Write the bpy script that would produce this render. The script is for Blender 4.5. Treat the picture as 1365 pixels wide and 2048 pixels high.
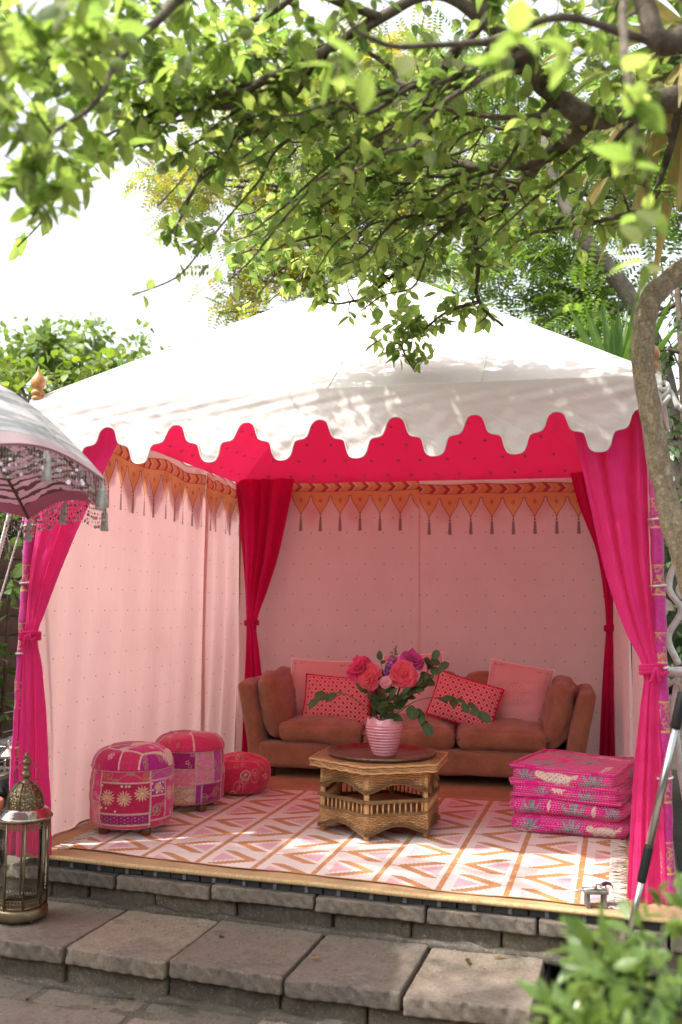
import bpy, math, random
import numpy as np
from mathutils import Matrix, Vector
for o in list(bpy.data.objects): bpy.data.objects.remove(o)
SC = bpy.context.scene
COL = SC.collection
PI = math.pi
R = math.radians
rng = np.random.default_rng(7)
random.seed(7)

# ------------------------------------------------------------ camera, sky, sun, exposure
cam = bpy.data.cameras.new('camera')
cam.sensor_fit = 'VERTICAL'; cam.sensor_height = 36.0; cam.sensor_width = 24.0
cam.lens = 32.88
cam.clip_start = 0.05; cam.clip_end = 500
cam_o = bpy.data.objects.new('camera', cam); COL.objects.link(cam_o)
_r = Vector((0.97561145, 0.21932183, 0.00895757)); _u = Vector((0.0125442, -0.09644899, 0.99525888)); _f = Vector((-0.21914595, 0.97087359, 0.09684796))
CAM = Vector((2.557, -4.276, 1.243))
cam_o.matrix_world = Matrix(((_r.x, _u.x, -_f.x, CAM.x), (_r.y, _u.y, -_f.y, CAM.y), (_r.z, _u.z, -_f.z, CAM.z), (0, 0, 0, 1)))
cam.dof.use_dof = True; cam.dof.focus_distance = 5.2; cam.dof.aperture_fstop = 1.9
SC.camera = cam_o

SUN_EL, SUN_AZ = 57.0, 238.0        # azimuth clockwise from +Y (north): the sun stands to the front left of the tent
sd = Vector((math.sin(R(SUN_AZ)) * math.cos(R(SUN_EL)), math.cos(R(SUN_AZ)) * math.cos(R(SUN_EL)), math.sin(R(SUN_EL))))
world = bpy.data.worlds.new('World'); SC.world = world; world.use_nodes = True
wn = world.node_tree
for n in list(wn.nodes): wn.nodes.remove(n)
sky = wn.nodes.new('ShaderNodeTexSky'); sky.sky_type = 'NISHITA'; sky.sun_disc = False
sky.sun_elevation = R(SUN_EL); sky.sun_rotation = R(SUN_AZ)
sky.air_density = 1.0; sky.dust_density = 5.0; sky.ozone_density = 1.0
hs = wn.nodes.new('ShaderNodeHueSaturation'); hs.inputs['Saturation'].default_value = 0.22
bg = wn.nodes.new('ShaderNodeBackground'); bg.inputs['Strength'].default_value = 0.15
wo = wn.nodes.new('ShaderNodeOutputWorld')
wn.links.new(sky.outputs['Color'], hs.inputs['Color']); wn.links.new(hs.outputs['Color'], bg.inputs['Color'])
wn.links.new(bg.outputs['Background'], wo.inputs['Surface'])
sl = bpy.data.lights.new('sun', 'SUN'); sl.energy = 2.0; sl.angle = R(1.0); sl.color = (1.0, 0.95, 0.87)
slo = bpy.data.objects.new('sun', sl); COL.objects.link(slo)
slo.rotation_euler = (-sd).to_track_quat('-Z', 'Y').to_euler()
SC.view_settings.view_transform = 'Standard'; SC.view_settings.look = 'None'
SC.view_settings.gamma = 1.0; SC.view_settings.exposure = 1.72; SC.view_settings.use_curve_mapping = False
SC.render.engine = 'CYCLES'
SC.cycles.use_denoising = True
try: SC.cycles.denoiser = 'OPENIMAGEDENOISE'
except Exception: pass
SC.cycles.max_bounces = 9; SC.cycles.diffuse_bounces = 6; SC.cycles.transmission_bounces = 8; SC.cycles.transparent_max_bounces = 12
SC.cycles.sample_clamp_indirect = 6.0

# ------------------------------------------------------------ node expressions
class X:
    def __init__(s, nt, k): s.nt, s.k = nt, k
    def _m(s, op, *a):
        n = s.nt.nodes.new('ShaderNodeMath'); n.operation = op
        for i, v in enumerate((s,) + a):
            if isinstance(v, X): s.nt.links.new(v.k, n.inputs[i])
            else: n.inputs[i].default_value = float(v)
        return X(s.nt, n.outputs[0])
    def __add__(s, b): return s._m('ADD', b)
    __radd__ = __add__
    def __sub__(s, b): return s._m('SUBTRACT', b)
    def __rsub__(s, b): return (s * -1.0) + b
    def __mul__(s, b): return s._m('MULTIPLY', b)
    __rmul__ = __mul__
    def __truediv__(s, b): return s._m('DIVIDE', b)
    def lt(s, b): return s._m('LESS_THAN', b)
    def gt(s, b): return s._m('GREATER_THAN', b)
    def fr(s): return s._m('FRACT')
    def fl(s): return s._m('FLOOR')
    def ab(s): return s._m('ABSOLUTE')
    def sin(s): return s._m('SINE')
    def pw(s, b): return s._m('POWER', b)
    def mn(s, b): return s._m('MINIMUM', b)
    def mx(s, b): return s._m('MAXIMUM', b)
    def sq(s): return s * s
    def ss(s, a, b):
        n = s.nt.nodes.new('ShaderNodeMapRange'); n.interpolation_type = 'SMOOTHSTEP'
        s.nt.links.new(s.k, n.inputs[0]); n.inputs[1].default_value = a; n.inputs[2].default_value = b
        return X(s.nt, n.outputs[0])
class MT:
    """small material builder"""
    def __init__(s, name):
        s.m = bpy.data.materials.new(name); s.m.use_nodes = True
        s.nt = s.m.node_tree
        for n in list(s.nt.nodes): s.nt.nodes.remove(n)
        s.out = s.nt.nodes.new('ShaderNodeOutputMaterial')
    def new(s, t): return s.nt.nodes.new(t)
    def link(s, a, b): s.nt.links.new(a, b)
    def put(s, inp, v):
        if isinstance(v, X): s.link(v.k, inp)
        elif hasattr(v, 'is_output'): s.link(v, inp)
        elif isinstance(v, (tuple, list)): inp.default_value = (*v, 1.0) if len(v) == 3 else v
        else: inp.default_value = v
    def uv(s):
        n = s.new('ShaderNodeUVMap'); p = s.new('ShaderNodeSeparateXYZ'); s.link(n.outputs[0], p.inputs[0])
        return X(s.nt, p.outputs[0]), X(s.nt, p.outputs[1])
    def obj(s):
        n = s.new('ShaderNodeTexCoord'); p = s.new('ShaderNodeSeparateXYZ'); s.link(n.outputs['Object'], p.inputs[0])
        return X(s.nt, p.outputs[0]), X(s.nt, p.outputs[1]), X(s.nt, p.outputs[2])
    def noise(s, scale, detail=4, rough=0.55, coord='Object', stretch=None):
        n = s.new('ShaderNodeTexNoise'); n.inputs['Scale'].default_value = scale
        n.inputs['Detail'].default_value = detail; n.inputs['Roughness'].default_value = rough
        if coord == 'UV':
            t = s.new('ShaderNodeUVMap'); c = t.outputs[0]
        else:
            t = s.new('ShaderNodeTexCoord'); c = t.outputs[coord]
        if stretch:
            mp = s.new('ShaderNodeMapping'); mp.inputs['Scale'].default_value = stretch; s.link(c, mp.inputs[0]); c = mp.outputs[0]
        s.link(c, n.inputs['Vector'])
        return X(s.nt, n.outputs['Fac'])
    def voro(s, scale, feature='F1', coord='Object', rand=1.0, stretch=None):
        n = s.new('ShaderNodeTexVoronoi'); n.feature = feature; n.inputs['Scale'].default_value = scale; n.inputs['Randomness'].default_value = rand
        t = s.new('ShaderNodeUVMap') if coord == 'UV' else s.new('ShaderNodeTexCoord')
        c = t.outputs[0] if coord == 'UV' else t.outputs[coord]
        if stretch:
            mp = s.new('ShaderNodeMapping'); mp.inputs['Scale'].default_value = stretch; s.link(c, mp.inputs[0]); c = mp.outputs[0]
        s.link(c, n.inputs['Vector'])
        return X(s.nt, n.outputs['Distance'])
    def mix(s, f, a, b):
        n = s.new('ShaderNodeMix'); n.data_type = 'RGBA'
        s.put(n.inputs[0], f); s.put(n.inputs[6], a); s.put(n.inputs[7], b)
        return n.outputs[2]
    def mul(s, f, a, b):
        n = s.new('ShaderNodeMix'); n.data_type = 'RGBA'; n.blend_type = 'MULTIPLY'
        s.put(n.inputs[0], f); s.put(n.inputs[6], a); s.put(n.inputs[7], b)
        return n.outputs[2]
    def attr(s, name='Col'):
        n = s.new('ShaderNodeAttribute'); n.attribute_name = name; return n.outputs['Color']
    def rnd(s):
        n = s.new('ShaderNodeObjectInfo'); return X(s.nt, n.outputs['Random'])
    def bump(s, h, strength=0.3, dist=0.01):
        n = s.new('ShaderNodeBump'); n.inputs['Strength'].default_value = strength; n.inputs['Distance'].default_value = dist
        s.put(n.inputs['Height'], h); return n.outputs[0]
    def bsdf(s, col, rough=0.8, metal=0.0, nrm=None, spec=0.5, sheen=0.0, trans=0.0, ior=1.45, coat=0.0):
        n = s.new('ShaderNodeBsdfPrincipled'); s.put(n.inputs['Base Color'], col); s.put(n.inputs['Roughness'], rough)
        n.inputs['Metallic'].default_value = metal; n.inputs['Specular IOR Level'].default_value = spec
        n.inputs['Sheen Weight'].default_value = sheen; n.inputs['Transmission Weight'].default_value = trans; n.inputs['IOR'].default_value = ior
        n.inputs['Coat Weight'].default_value = coat
        if nrm is not None: s.link(nrm, n.inputs['Normal'])
        return n.outputs[0]
    def done(s, sh): s.link(sh, s.out.inputs['Surface']); return s.m
    def translucent(s, sh, col, f, nrm=None):
        t = s.new('ShaderNodeBsdfTranslucent'); s.put(t.inputs['Color'], col)
        if nrm is not None: s.link(nrm, t.inputs['Normal'])
        m = s.new('ShaderNodeMixShader'); m.inputs[0].default_value = f
        s.link(sh, m.inputs[1]); s.link(t.outputs[0], m.inputs[2]); return m.outputs[0]

def cloth(name, col, trans=0.3, tcol=None, weave=900, wrinkle=0.25, rough=0.9, vary=0.12, sheen=0.1, vert=0.0):
    t = MT(name)
    base = t.attr() if col is None else col
    n = t.noise(6, 5)
    c = t.mul(vary * 2, base, t.mix(n.ss(.3, .7), (0.72, 0.72, 0.72), (1, 1, 1)))
    h = t.noise(9, 6, .6) + t.noise(weave * .5, 2) * .12
    if vert: h = h + t.noise(34, 6, .65, stretch=(1, 1, .10)) * vert + t.noise(16, 5, .7, stretch=(1, 1, .5)) * vert * .5
    nr = t.bump(h, wrinkle, .03)
    sh = t.bsdf(c, rough, spec=0.15, sheen=sheen, nrm=nr)
    if trans: sh = t.translucent(sh, c if tcol is None else tcol, trans, nr)
    return t.done(sh)

def plain(name, col, rough=0.6, metal=0.0, noise_s=20, vary=0.25, bump=0.2, spec=0.5, bs=None):
    t = MT(name)
    base = t.attr() if col is None else col
    n = t.noise(noise_s, 6, .6)
    c = t.mul(1.0, base, t.mix(n.ss(.25, .75), (1 - vary,) * 3, (1 + vary * .3,) * 3))
    nr = t.bump(t.noise(bs or noise_s * 3, 5, .6), bump, .01) if bump else None
    return t.done(t.bsdf(c, rough, metal, nr, spec))

# ------------------------------------------------------------ objects
def tag(o, label=None, cat=None, group=None, kind=None):
    if label: o['label'] = label
    if cat: o['category'] = cat
    if group: o['group'] = group
    if kind: o['kind'] = kind
    return o
def thing(name, loc, label=None, cat=None, group=None, rz=0.0, kind=None):
    o = bpy.data.objects.new(name, None); COL.objects.link(o); o.location = loc; o.rotation_euler = (0, 0, rz)
    o.empty_display_size = 0.1
    return tag(o, label, cat, group, kind)
def link(name, me, parent=None, loc=None, rot=None, mw=None):
    o = bpy.data.objects.new(name, me); COL.objects.link(o)
    if parent is not None: o.parent = parent
    if mw is not None: o.matrix_local = mw
    else:
        if loc is not None: o.location = loc
        if rot is not None: o.rotation_euler = rot
    return o
def copy_tree(o, parent=None, data=None):
    c = o.copy(); COL.objects.link(c); c.parent = parent
    for ch in list(o.children): copy_tree(ch, c)
    return c

class MB:
    """collects geometry with per-vertex uv and colour"""
    def __init__(s): s.v, s.q, s.t, s.uvs, s.c, s.n = [], [], [], [], [], 0
    def add(s, v, q=None, t=None, uv=None, col=None):
        v = np.asarray(v, float).reshape(-1, 3); k = len(v)
        s.v.append(v)
        if q is not None and len(q): s.q.append(np.asarray(q, int).reshape(-1, 4) + s.n)
        if t is not None and len(t): s.t.append(np.asarray(t, int).reshape(-1, 3) + s.n)
        s.uvs.append(np.zeros((k, 2)) if uv is None else np.asarray(uv, float).reshape(-1, 2))
        if col is None: col = (1, 1, 1)
        c = np.asarray(col, float)
        s.c.append(np.broadcast_to(c, (k, 3)) if c.ndim == 1 else c.reshape(-1, 3))
        s.n += k
        return s
    def grid(s, P, uv=None, col=None, cu=False, cv=False, flip=False):
        P = np.asarray(P, float); nv, nu = P.shape[:2]
        i = np.arange(nv if cv else nv - 1)[:, None]; j = np.arange(nu if cu else nu - 1)[None, :]
        i2, j2 = (i + 1) % nv, (j + 1) % nu
        q = np.stack([i * nu + j + 0 * i, i * nu + j2, i2 * nu + j2, i2 * nu + j], -1).reshape(-1, 4)
        if flip: q = q[:, ::-1]
        if uv is None:
            uv = np.stack(np.meshgrid(np.linspace(0, 1, nu), np.linspace(0, 1, nv)), -1)
        return s.add(P, q, None, uv, col)
    def box(s, c, h, rz=0.0, col=None):
        c = np.asarray(c, float); h = np.asarray(h, float)
        v = np.array([[x, y, z] for x in (-1, 1) for y in (-1, 1) for z in (-1, 1)], float) * h
        if rz:
            ca, sa = math.cos(rz), math.sin(rz); v = np.stack([v[:, 0] * ca - v[:, 1] * sa, v[:, 0] * sa + v[:, 1] * ca, v[:, 2]], -1)
        q = [(0, 1, 3, 2), (4, 6, 7, 5), (0, 4, 5, 1), (2, 3, 7, 6), (0, 2, 6, 4), (1, 5, 7, 3)]
        return s.add(v + c, q, None, None, col)
    def tube(s, pts, rad, n=8, col=None, cap=True, closed=False):
        p = np.asarray(pts, float); m = len(p)
        r = np.broadcast_to(np.asarray(rad, float), (m,))
        if closed: tg = np.roll(p, -1, 0) - np.roll(p, 1, 0)
        else: tg = np.gradient(p, axis=0)
        tg /= np.linalg.norm(tg, axis=1)[:, None] + 1e-12
        a = np.array([0, 0, 1.0]) if abs(tg[0][2]) < .9 else np.array([1.0, 0, 0])
        N = np.cross(tg[0], a); N /= np.linalg.norm(N); fr = [N]
        for i in range(1, m):
            N = N - tg[i] * (N @ tg[i]); N /= np.linalg.norm(N) + 1e-12; fr.append(N)
        fr = np.array(fr); B = np.cross(tg, fr)
        th = np.linspace(0, 2 * PI, n, endpoint=False)
        P = p[:, None] + r[:, None, None] * (fr[:, None] * np.cos(th)[None, :, None] + B[:, None] * np.sin(th)[None, :, None])
        L = np.concatenate([[0], np.cumsum(np.linalg.norm(np.diff(p, axis=0), axis=1))])
        uv = np.stack(np.broadcast_arrays(th[None] / (2 * PI), L[:, None]), -1)
        base = s.n
        s.grid(P, uv, col, cu=True, cv=closed, flip=True)
        if cap and not closed:
            s.add([p[0], p[-1]], None, None, None, None if col is None or np.asarray(col).ndim > 1 else col)
            b = s.n - 2
            T = [(b, base + j, base + (j + 1) % n) for j in range(n)] + [(b + 1, base + (m - 1) * n + (j + 1) % n, base + (m - 1) * n + j) for j in range(n)]
            s.t.append(np.array(T))
        return s
    def lathe(s, prof, n=32, c=(0, 0, 0), col=None, mod=None):
        pr = np.asarray(prof, float); th = np.linspace(0, 2 * PI, n, endpoint=False)
        r = pr[:, 0][:, None] * np.ones(n)[None]
        z = pr[:, 1][:, None] * np.ones(n)[None]
        if mod is not None: r, z = mod(r, z, th[None] + 0 * r)
        P = np.stack([r * np.cos(th), r * np.sin(th), z], -1) + np.asarray(c, float)
        uv = np.stack(np.broadcast_arrays(th[None] / (2 * PI), pr[:, 1][:, None]), -1)
        return s.grid(P, uv, col, cu=True)
    def inst(s, tv, tq, M, T, col=None, tt=None, tuv=None):
        """template (k,3) placed with matrices (n,3,3) and offsets (n,3)"""
        tv = np.asarray(tv, float); k = len(tv); n = len(T)
        V = np.einsum('nij,kj->nki', M, tv) + T[:, None]
        off = (np.arange(n) * k)[:, None, None]
        q = (np.asarray(tq, int)[None] + off).reshape(-1, 4) if tq is not None and len(tq) else None
        t = (np.asarray(tt, int)[None] + off).reshape(-1, 3) if tt is not None and len(tt) else None
        uv = None if tuv is None else np.broadcast_to(np.asarray(tuv)[None], (n, k, 2)).reshape(-1, 2)
        c = None if col is None else np.repeat(np.asarray(col, float), k, 0)
        return s.add(V.reshape(-1, 3), q, t, uv, c)
    def mesh(s, name, mat=None, smooth=True):
        me = bpy.data.meshes.new(name)
        v = np.concatenate(s.v)
        q = np.concatenate(s.q) if s.q else np.zeros((0, 4), int); t = np.concatenate(s.t) if s.t else np.zeros((0, 3), int)
        me.vertices.add(len(v)); me.vertices.foreach_set('co', v.ravel())
        lv = np.concatenate([q.ravel(), t.ravel()]); me.loops.add(len(lv)); me.loops.foreach_set('vertex_index', lv.astype(np.int32))
        ls = np.concatenate([np.arange(len(q)) * 4, len(q) * 4 + np.arange(len(t)) * 3]); me.polygons.add(len(ls))
        me.polygons.foreach_set('loop_start', ls.astype(np.int32))
        me.polygons.foreach_set('use_smooth', np.full(len(ls), smooth))
        me.update(calc_edges=True)
        uv = np.concatenate(s.uvs)[lv]; ul = me.uv_layers.new(name='UVMap'); ul.data.foreach_set('uv', uv.astype(np.float32).ravel())
        c = np.concatenate(s.c); ca = me.color_attributes.new('Col', 'FLOAT_COLOR', 'POINT')
        ca.data.foreach_set('color', np.concatenate([c, np.ones((len(c), 1))], 1).astype(np.float32).ravel())
        me.validate()
        if mat: me.materials.append(mat)
        return me
    def build(s, name, mat, parent=None, smooth=True, loc=None, rot=None):
        return link(name, s.mesh(name, mat, smooth), parent, loc, rot)

def smooth_path(pts, n=24):
    """Catmull-Rom through the points"""
    p = np.asarray(pts, float); P = np.concatenate([[2 * p[0] - p[1]], p, [2 * p[-1] - p[-2]]])
    out = []; k = len(p) - 1
    for i in range(k):
        a, b, c, d = P[i:i + 4]; t = np.linspace(0, 1, max(2, n // k + 1), endpoint=False)[:, None]
        out.append(.5 * (2 * b + (c - a) * t + (2 * a - 5 * b + 4 * c - d) * t ** 2 + (3 * b - a - 3 * c + d) * t ** 3))
    out.append(p[-1:]); return np.concatenate(out)
def wob(P, amp, sc, seed=0):
    """cheap smooth pseudo noise, one value per point"""
    r = np.random.default_rng(seed); P = np.asarray(P, float); o = np.zeros(P.shape[:-1])
    for k in range(7):
        d = r.normal(size=3) * sc * (1 + .55 * k); o += np.sin(P @ d + r.uniform(0, 6.3)) / (1 + .6 * k)
    return o * amp * .5
def rbox(mb, half, r, n=(8, 8, 8), puff=(0, 0, 0), c=(0, 0, 0), rz=0.0, rough=0.0, seed=0, col=None, rsc=9.0, fn=None):
    """rounded, puffed box: cushions, slabs and blocks"""
    h = np.asarray(half, float)
    for ax in range(3):
        for sg in (-1, 1):
            a, b = (ax + 1) % 3, (ax + 2) % 3
            def lin(k, hh):
                e = min(.45, r / hh); inner = np.linspace(-1 + e, 1 - e, max(2, k)); ed = np.sin(np.linspace(0, PI / 2, 4))[:-1] if False else np.linspace(0, 1, 4)[:-1]
                return np.concatenate([-1 + e * ed, inner, 1 - e * ed[::-1]])
            A, B = np.meshgrid(lin(n[a], h[a]), lin(n[b], h[b]), indexing='ij')
            p = np.zeros(A.shape + (3,)); p[..., ax] = sg; p[..., a] = A; p[..., b] = B
            w = p * h; q = np.clip(w, -(h - r), h - r); d = w - q
            L = np.linalg.norm(d, axis=-1, keepdims=True) + 1e-9; pos = q + d / L * r
            for k in range(3):
                o1, o2 = (k + 1) % 3, (k + 2) % 3
                pos[..., k] += puff[k] * (p[..., k]) * (1 - p[..., o1] ** 2) * (1 - p[..., o2] ** 2)
            if rough:
                nn = d / L; pos = pos + nn * wob(pos + np.asarray(c), rough, rsc, seed)[..., None]
            if fn is not None: pos = fn(pos)
            if rz:
                ca, sa = math.cos(rz), math.sin(rz); pos = np.stack([pos[..., 0] * ca - pos[..., 1] * sa, pos[..., 0] * sa + pos[..., 1] * ca, pos[..., 2]], -1)
            uv = np.stack([p[..., a], p[..., b]], -1) * .5 + .5
            cc = col(pos, ax, sg, p) if callable(col) else col
            mb.grid(pos + np.asarray(c, float), uv, cc, flip=(sg > 0))
    return mb

# ============================================================ GROUND, STEPS, PAVING
def stone_mat(name, a, b, c, moss=0.35):
    t = MT(name)
    n1 = t.noise(3.0, 6, .6); n2 = t.noise(38, 5, .7); n3 = t.noise(85, 4, .75); r = t.rnd()
    col = t.mix(n1.ss(.3, .7), a, b); col = t.mix((n2.ss(.5, .72)) * .65, col, c)
    col = t.mix(n3.ss(.56, .66) * .55, col, (.40, .35, .30))
    col = t.mix(n3.ss(.42, .34) * .55, col, (.055, .045, .04))
    col = t.mul(1.0, col, t.mix(r, (.66, .67, .68), (1.2, 1.17, 1.12)))
    m = t.noise(5, 5, .7); col = t.mix(m.ss(.52, .72) * moss, col, (.055, .06, .022))
    s2 = t.noise(1.7, 5, .65); col = t.mix(s2.ss(.50, .66) * .55, col, (.075, .062, .055)); s3 = t.noise(2.6, 6, .7); col = t.mix(s3.ss(.58, .68) * .4, col, (.30, .27, .235))
    nr = t.bump(t.noise(60, 8, .75) + t.noise(11, 4) * .8, .55, .012)
    return t.done(t.bsdf(col, .88, nrm=nr, spec=.3))
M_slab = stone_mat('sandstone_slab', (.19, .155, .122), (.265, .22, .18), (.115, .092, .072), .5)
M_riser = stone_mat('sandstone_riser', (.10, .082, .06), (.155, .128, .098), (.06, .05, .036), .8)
M_mortar = stone_mat('old_mortar', (.10, .086, .068), (.15, .13, .105), (.055, .05, .038), .7)
M_soil = plain('dark_soil', (.045, .036, .026), .95, noise_s=9, vary=.5, bump=.8)

mb = MB(); g = np.stack(np.meshgrid(np.linspace(-60, 60, 61), np.linspace(-60, 60, 61)), -1)
P = np.concatenate([g, np.full(g.shape[:2] + (1,), -.40)], -1); mb.grid(P)
tag(mb.build('ground', M_soil), kind='structure')
mb = MB(); mb.box((2, 14.3, -.245), (22, 13.9, .145)); mb.box((5.4, .25, -.245), (1.8, .14, .145)); mb.box((-9.0, .25, -.245), (8.3, .14, .145))
tag(mb.build('terrace_ground', M_soil, smooth=False), kind='structure')

steps = thing('stone_steps', (0, -.012, 0), kind='structure', rz=R(-4.6))
seed = 0
def slab(parent, name, x0, x1, y0, y1, z1, th, mat, rough=.006, r=.012, n=(14, 10, 2), rs=14.0, gap=.006, tilt=0.0, jag=.008):
    global seed; seed += 1
    mb = MB(); h = ((x1 - x0) / 2 - gap, (y1 - y0) / 2 - gap * .3, th / 2); rr = np.random.default_rng(seed)
    ph = rr.uniform(0, 6.3, 4)
    def fn(p):
        p = p.copy(); ex = np.abs(p[..., 1]) > h[1] - .02
        p[..., 1] += np.where(ex, np.sign(p[..., 1]) * (np.sin(p[..., 0] * 23 + ph[0]) * .5 + np.sin(p[..., 0] * 97 + ph[1] + p[..., 2] * 120) * .6 + np.sin(p[..., 0] * 9 + ph[2]) - 2.2 * np.clip(np.sin(p[..., 0] * 41 + ph[3]) - .75, 0, 1) * 4 * (p[..., 2] > 0)) * jag * .4, 0)
        p[..., 2] += p[..., 0] * tilt
        return p
    rbox(mb, h, r, n, c=(0, 0, 0), rough=rough, seed=seed, rsc=rs, fn=fn)
    return mb.build(name, mat, parent, loc=((x0 + x1) / 2, (y0 + y1) / 2, z1 - th / 2))
ups = [-1.0, -.49, .02, .527, 1.02, 1.52, 2.02, 2.49, 3.0, 3.55]
for a, b in zip(ups[:-1], ups[1:]):
    slab(steps, 'stone_slab', a, b, 0.0 + random.uniform(-.008, .006), .42, -.048 + random.uniform(-.004, .004), .062, M_slab, .0022, .009, (60, 10, 4), tilt=random.uniform(-.008, .008), jag=.012)
rs = [-1.0, -.62, -.2, .16, .36, .72, 1.13, 1.60, 1.95, 2.34, 2.72, 3.2, 3.55]
for a, b in zip(rs[:-1], rs[1:]):
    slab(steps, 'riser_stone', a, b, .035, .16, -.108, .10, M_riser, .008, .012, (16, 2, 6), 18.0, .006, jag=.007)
lows = [-1.45, -.92, -.42, .10, .59, 1.07, 1.57, 2.04, 2.52]
for a, b in zip(lows[:-1], lows[1:]):
    slab(steps, 'stone_slab', a, b, -.515 + random.uniform(-.012, .012), .03, -.20 + random.uniform(-.006, .006), .068, M_slab, .0022, .009, (60, 40, 4), tilt=random.uniform(-.02, .02), jag=.014, gap=.007)
rs = [-1.45, -1.0, -.55, -.05, .22, .58, 1.06, 1.55, 1.9, 2.3, 2.5]
for a, b in zip(rs[:-1], rs[1:]):
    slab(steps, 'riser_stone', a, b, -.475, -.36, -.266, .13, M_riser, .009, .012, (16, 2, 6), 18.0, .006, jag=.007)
mb = MB(); rbox(mb, (2.28, .2, .06), .01, (60, 6, 3), c=(1.27, .27, -.16), rough=.004, seed=3)
rbox(mb, (2.0, .35, .06), .01, (60, 8, 3), c=(.52, -.10, -.33), rough=.004, seed=4)
rbox(mb, (2.28, .035, .018), .015, (80, 3, 3), c=(1.27, .04, -.200), rough=.012, seed=5, rsc=22)
rbox(mb, (2.0, .04, .02), .015, (80, 3, 3), c=(.52, -.475, -.365), rough=.012, seed=6, rsc=22)
rbox(mb, (1.98, .24, .02), .01, (60, 6, 2), c=(.52, -.24, -.245), rough=.003, seed=8)
mb.build('mortar_bed', M_mortar, steps)

paving = thing('patio_paving', (0, -.012, 0), kind='structure', rz=R(-4.6))
mb = MB(); rbox(mb, (4.6, 2.6, .03), .01, (60, 40, 2), c=(1.5, -3.05, -.395), rough=.004, seed=9); mb.build('mortar_bed', M_mortar, paving)
y = -.50; row = 0
for dep, off, w in ((.155, .53, .47), (.62, .28, .60), (.47, .53, .47), (.60, .1, .62), (.6, .3, .5), (.6, .0, .6), (.6, .2, .55), (.6, .1, .6)):
    x = off - 5 * w
    while x < 5.2:
        ww = w * random.choice((1, 1, 1.15, .9)) if row else w
        slab(paving, 'paving_slab', x, x + ww, y - dep, y, -.36 + random.uniform(-.005, .004), .05, M_slab, .006, .012, (12, 12, 2), gap=.010, tilt=random.uniform(-.01, .01), jag=.012)
        x += ww
    y -= dep; row += 1

# deck tiles, straw mat and kilim
M_deck = plain('grey_plastic', (.045, .047, .052), .55, noise_s=30, vary=.3, bump=.15)
deck = thing('plastic_deck_base', (0, -.012, 0), 'dark grey interlocking plastic deck tiles under the straw mat', 'deck', rz=R(-4.6))
def tile_mesh():
    mb = MB(); mb.box((0, .15, .0135), (.147, .147, .0095))
    for k in range(4): mb.box((-.112 + k * .075, .006, -.001), (.033, .006, .017))
    for k in range(3): mb.box((-.075 + k * .075, .02, -.012), (.006, .012, .008))
    return mb.mesh('deck_tile', M_deck, False)
tm = tile_mesh()
M_clip = plain('pale_grey_plastic', (.17, .17, .18), .6, noise_s=40, vary=.3)
mb = MB(); mb.box((0, 0, 0), (.008, .007, .019)); cm_ = mb.mesh('joining_clip', M_clip, False)
for i in range(10):
    for j in range(2): 
        td = link('deck_tile', tm, deck, loc=(.05 + .15 + i * .3, .035 + j * .3, -.026))
        if j == 0:
            for k in (-.075, .075): link('joining_clip', cm_, td, loc=(k, -.003, .003))
mb = MB(); mb.box((1.57, 1.95, -.027), (1.5, 1.31, .018)); mb.build('deck_base', M_deck, deck, False)
mb = MB(); v = np.array([[-.09, 0, 0], [0, 0, 0], [0, 0, .045], [-.0, .3, .045], [0, .3, 0], [-.09, .3, 0]]) * np.array([-1, 1, 1]) + np.array([3.06, .035, -.046])
mb.add(v[[0, 1, 4, 5]] + [0, 0, .0], [(0, 1, 2, 3)]); mb.add(v, [(1, 0, 5, 4), (2, 1, 4, 3), (0, 2, 3, 5)], [(0, 1, 2), (3, 4, 5)])
mb.build('edge_ramp', plain('grey_ramp', (.23, .21, .20), .8, noise_s=60, vary=.4), deck, False)

t = MT('straw_mat'); u, v = t.uv()
rib = (u * 250.0)._m('SINE'); n = t.noise(30, 4, .6, stretch=(1, 14, 1)); n2 = t.noise(4, 4)
col = t.mix(n.ss(.3, .75), (.42, .28, .14), (.62, .46, .26)); col = t.mul(.6, col, t.mix(n2.ss(.35, .65), (.7, .7, .7), (1, 1, 1)))
col = t.mul(.35, col, t.mix(((v * 420.0).sin()).ss(-1, 1), (.6, .55, .5), (1, 1, 1)))
M_mat = t.done(t.bsdf(col, .75, nrm=t.bump((v * 420.0).sin() * .5 + n, .35, .004), spec=.3))
mat_o = thing('straw_mat', (0, -.012, 0), 'woven golden straw mat lying on the plastic deck tiles', 'mat', rz=R(-4.6))
mb = MB(); rbox(mb, (1.56, 1.62, .006), .006, (60, 60, 1), c=(1.50, 1.63, .000), rough=.0015, seed=12, rsc=6)
for V in mb.uvs: V *= np.array([3.0, 3.0])
mb.build('woven_sheet', M_mat, mat_o)
mb = MB(); xs = np.linspace(-.06, 3.06, 160); mb.tube(np.stack([xs, .010 + .002 * np.sin(xs * 9), .0005 + .0015 * np.sin(xs * 5 + 1)], -1), .0115, 8)
mb.build('rolled_edge', plain('straw_edge', (.58, .40, .20), .7, noise_s=90, vary=.35), mat_o)

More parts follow.
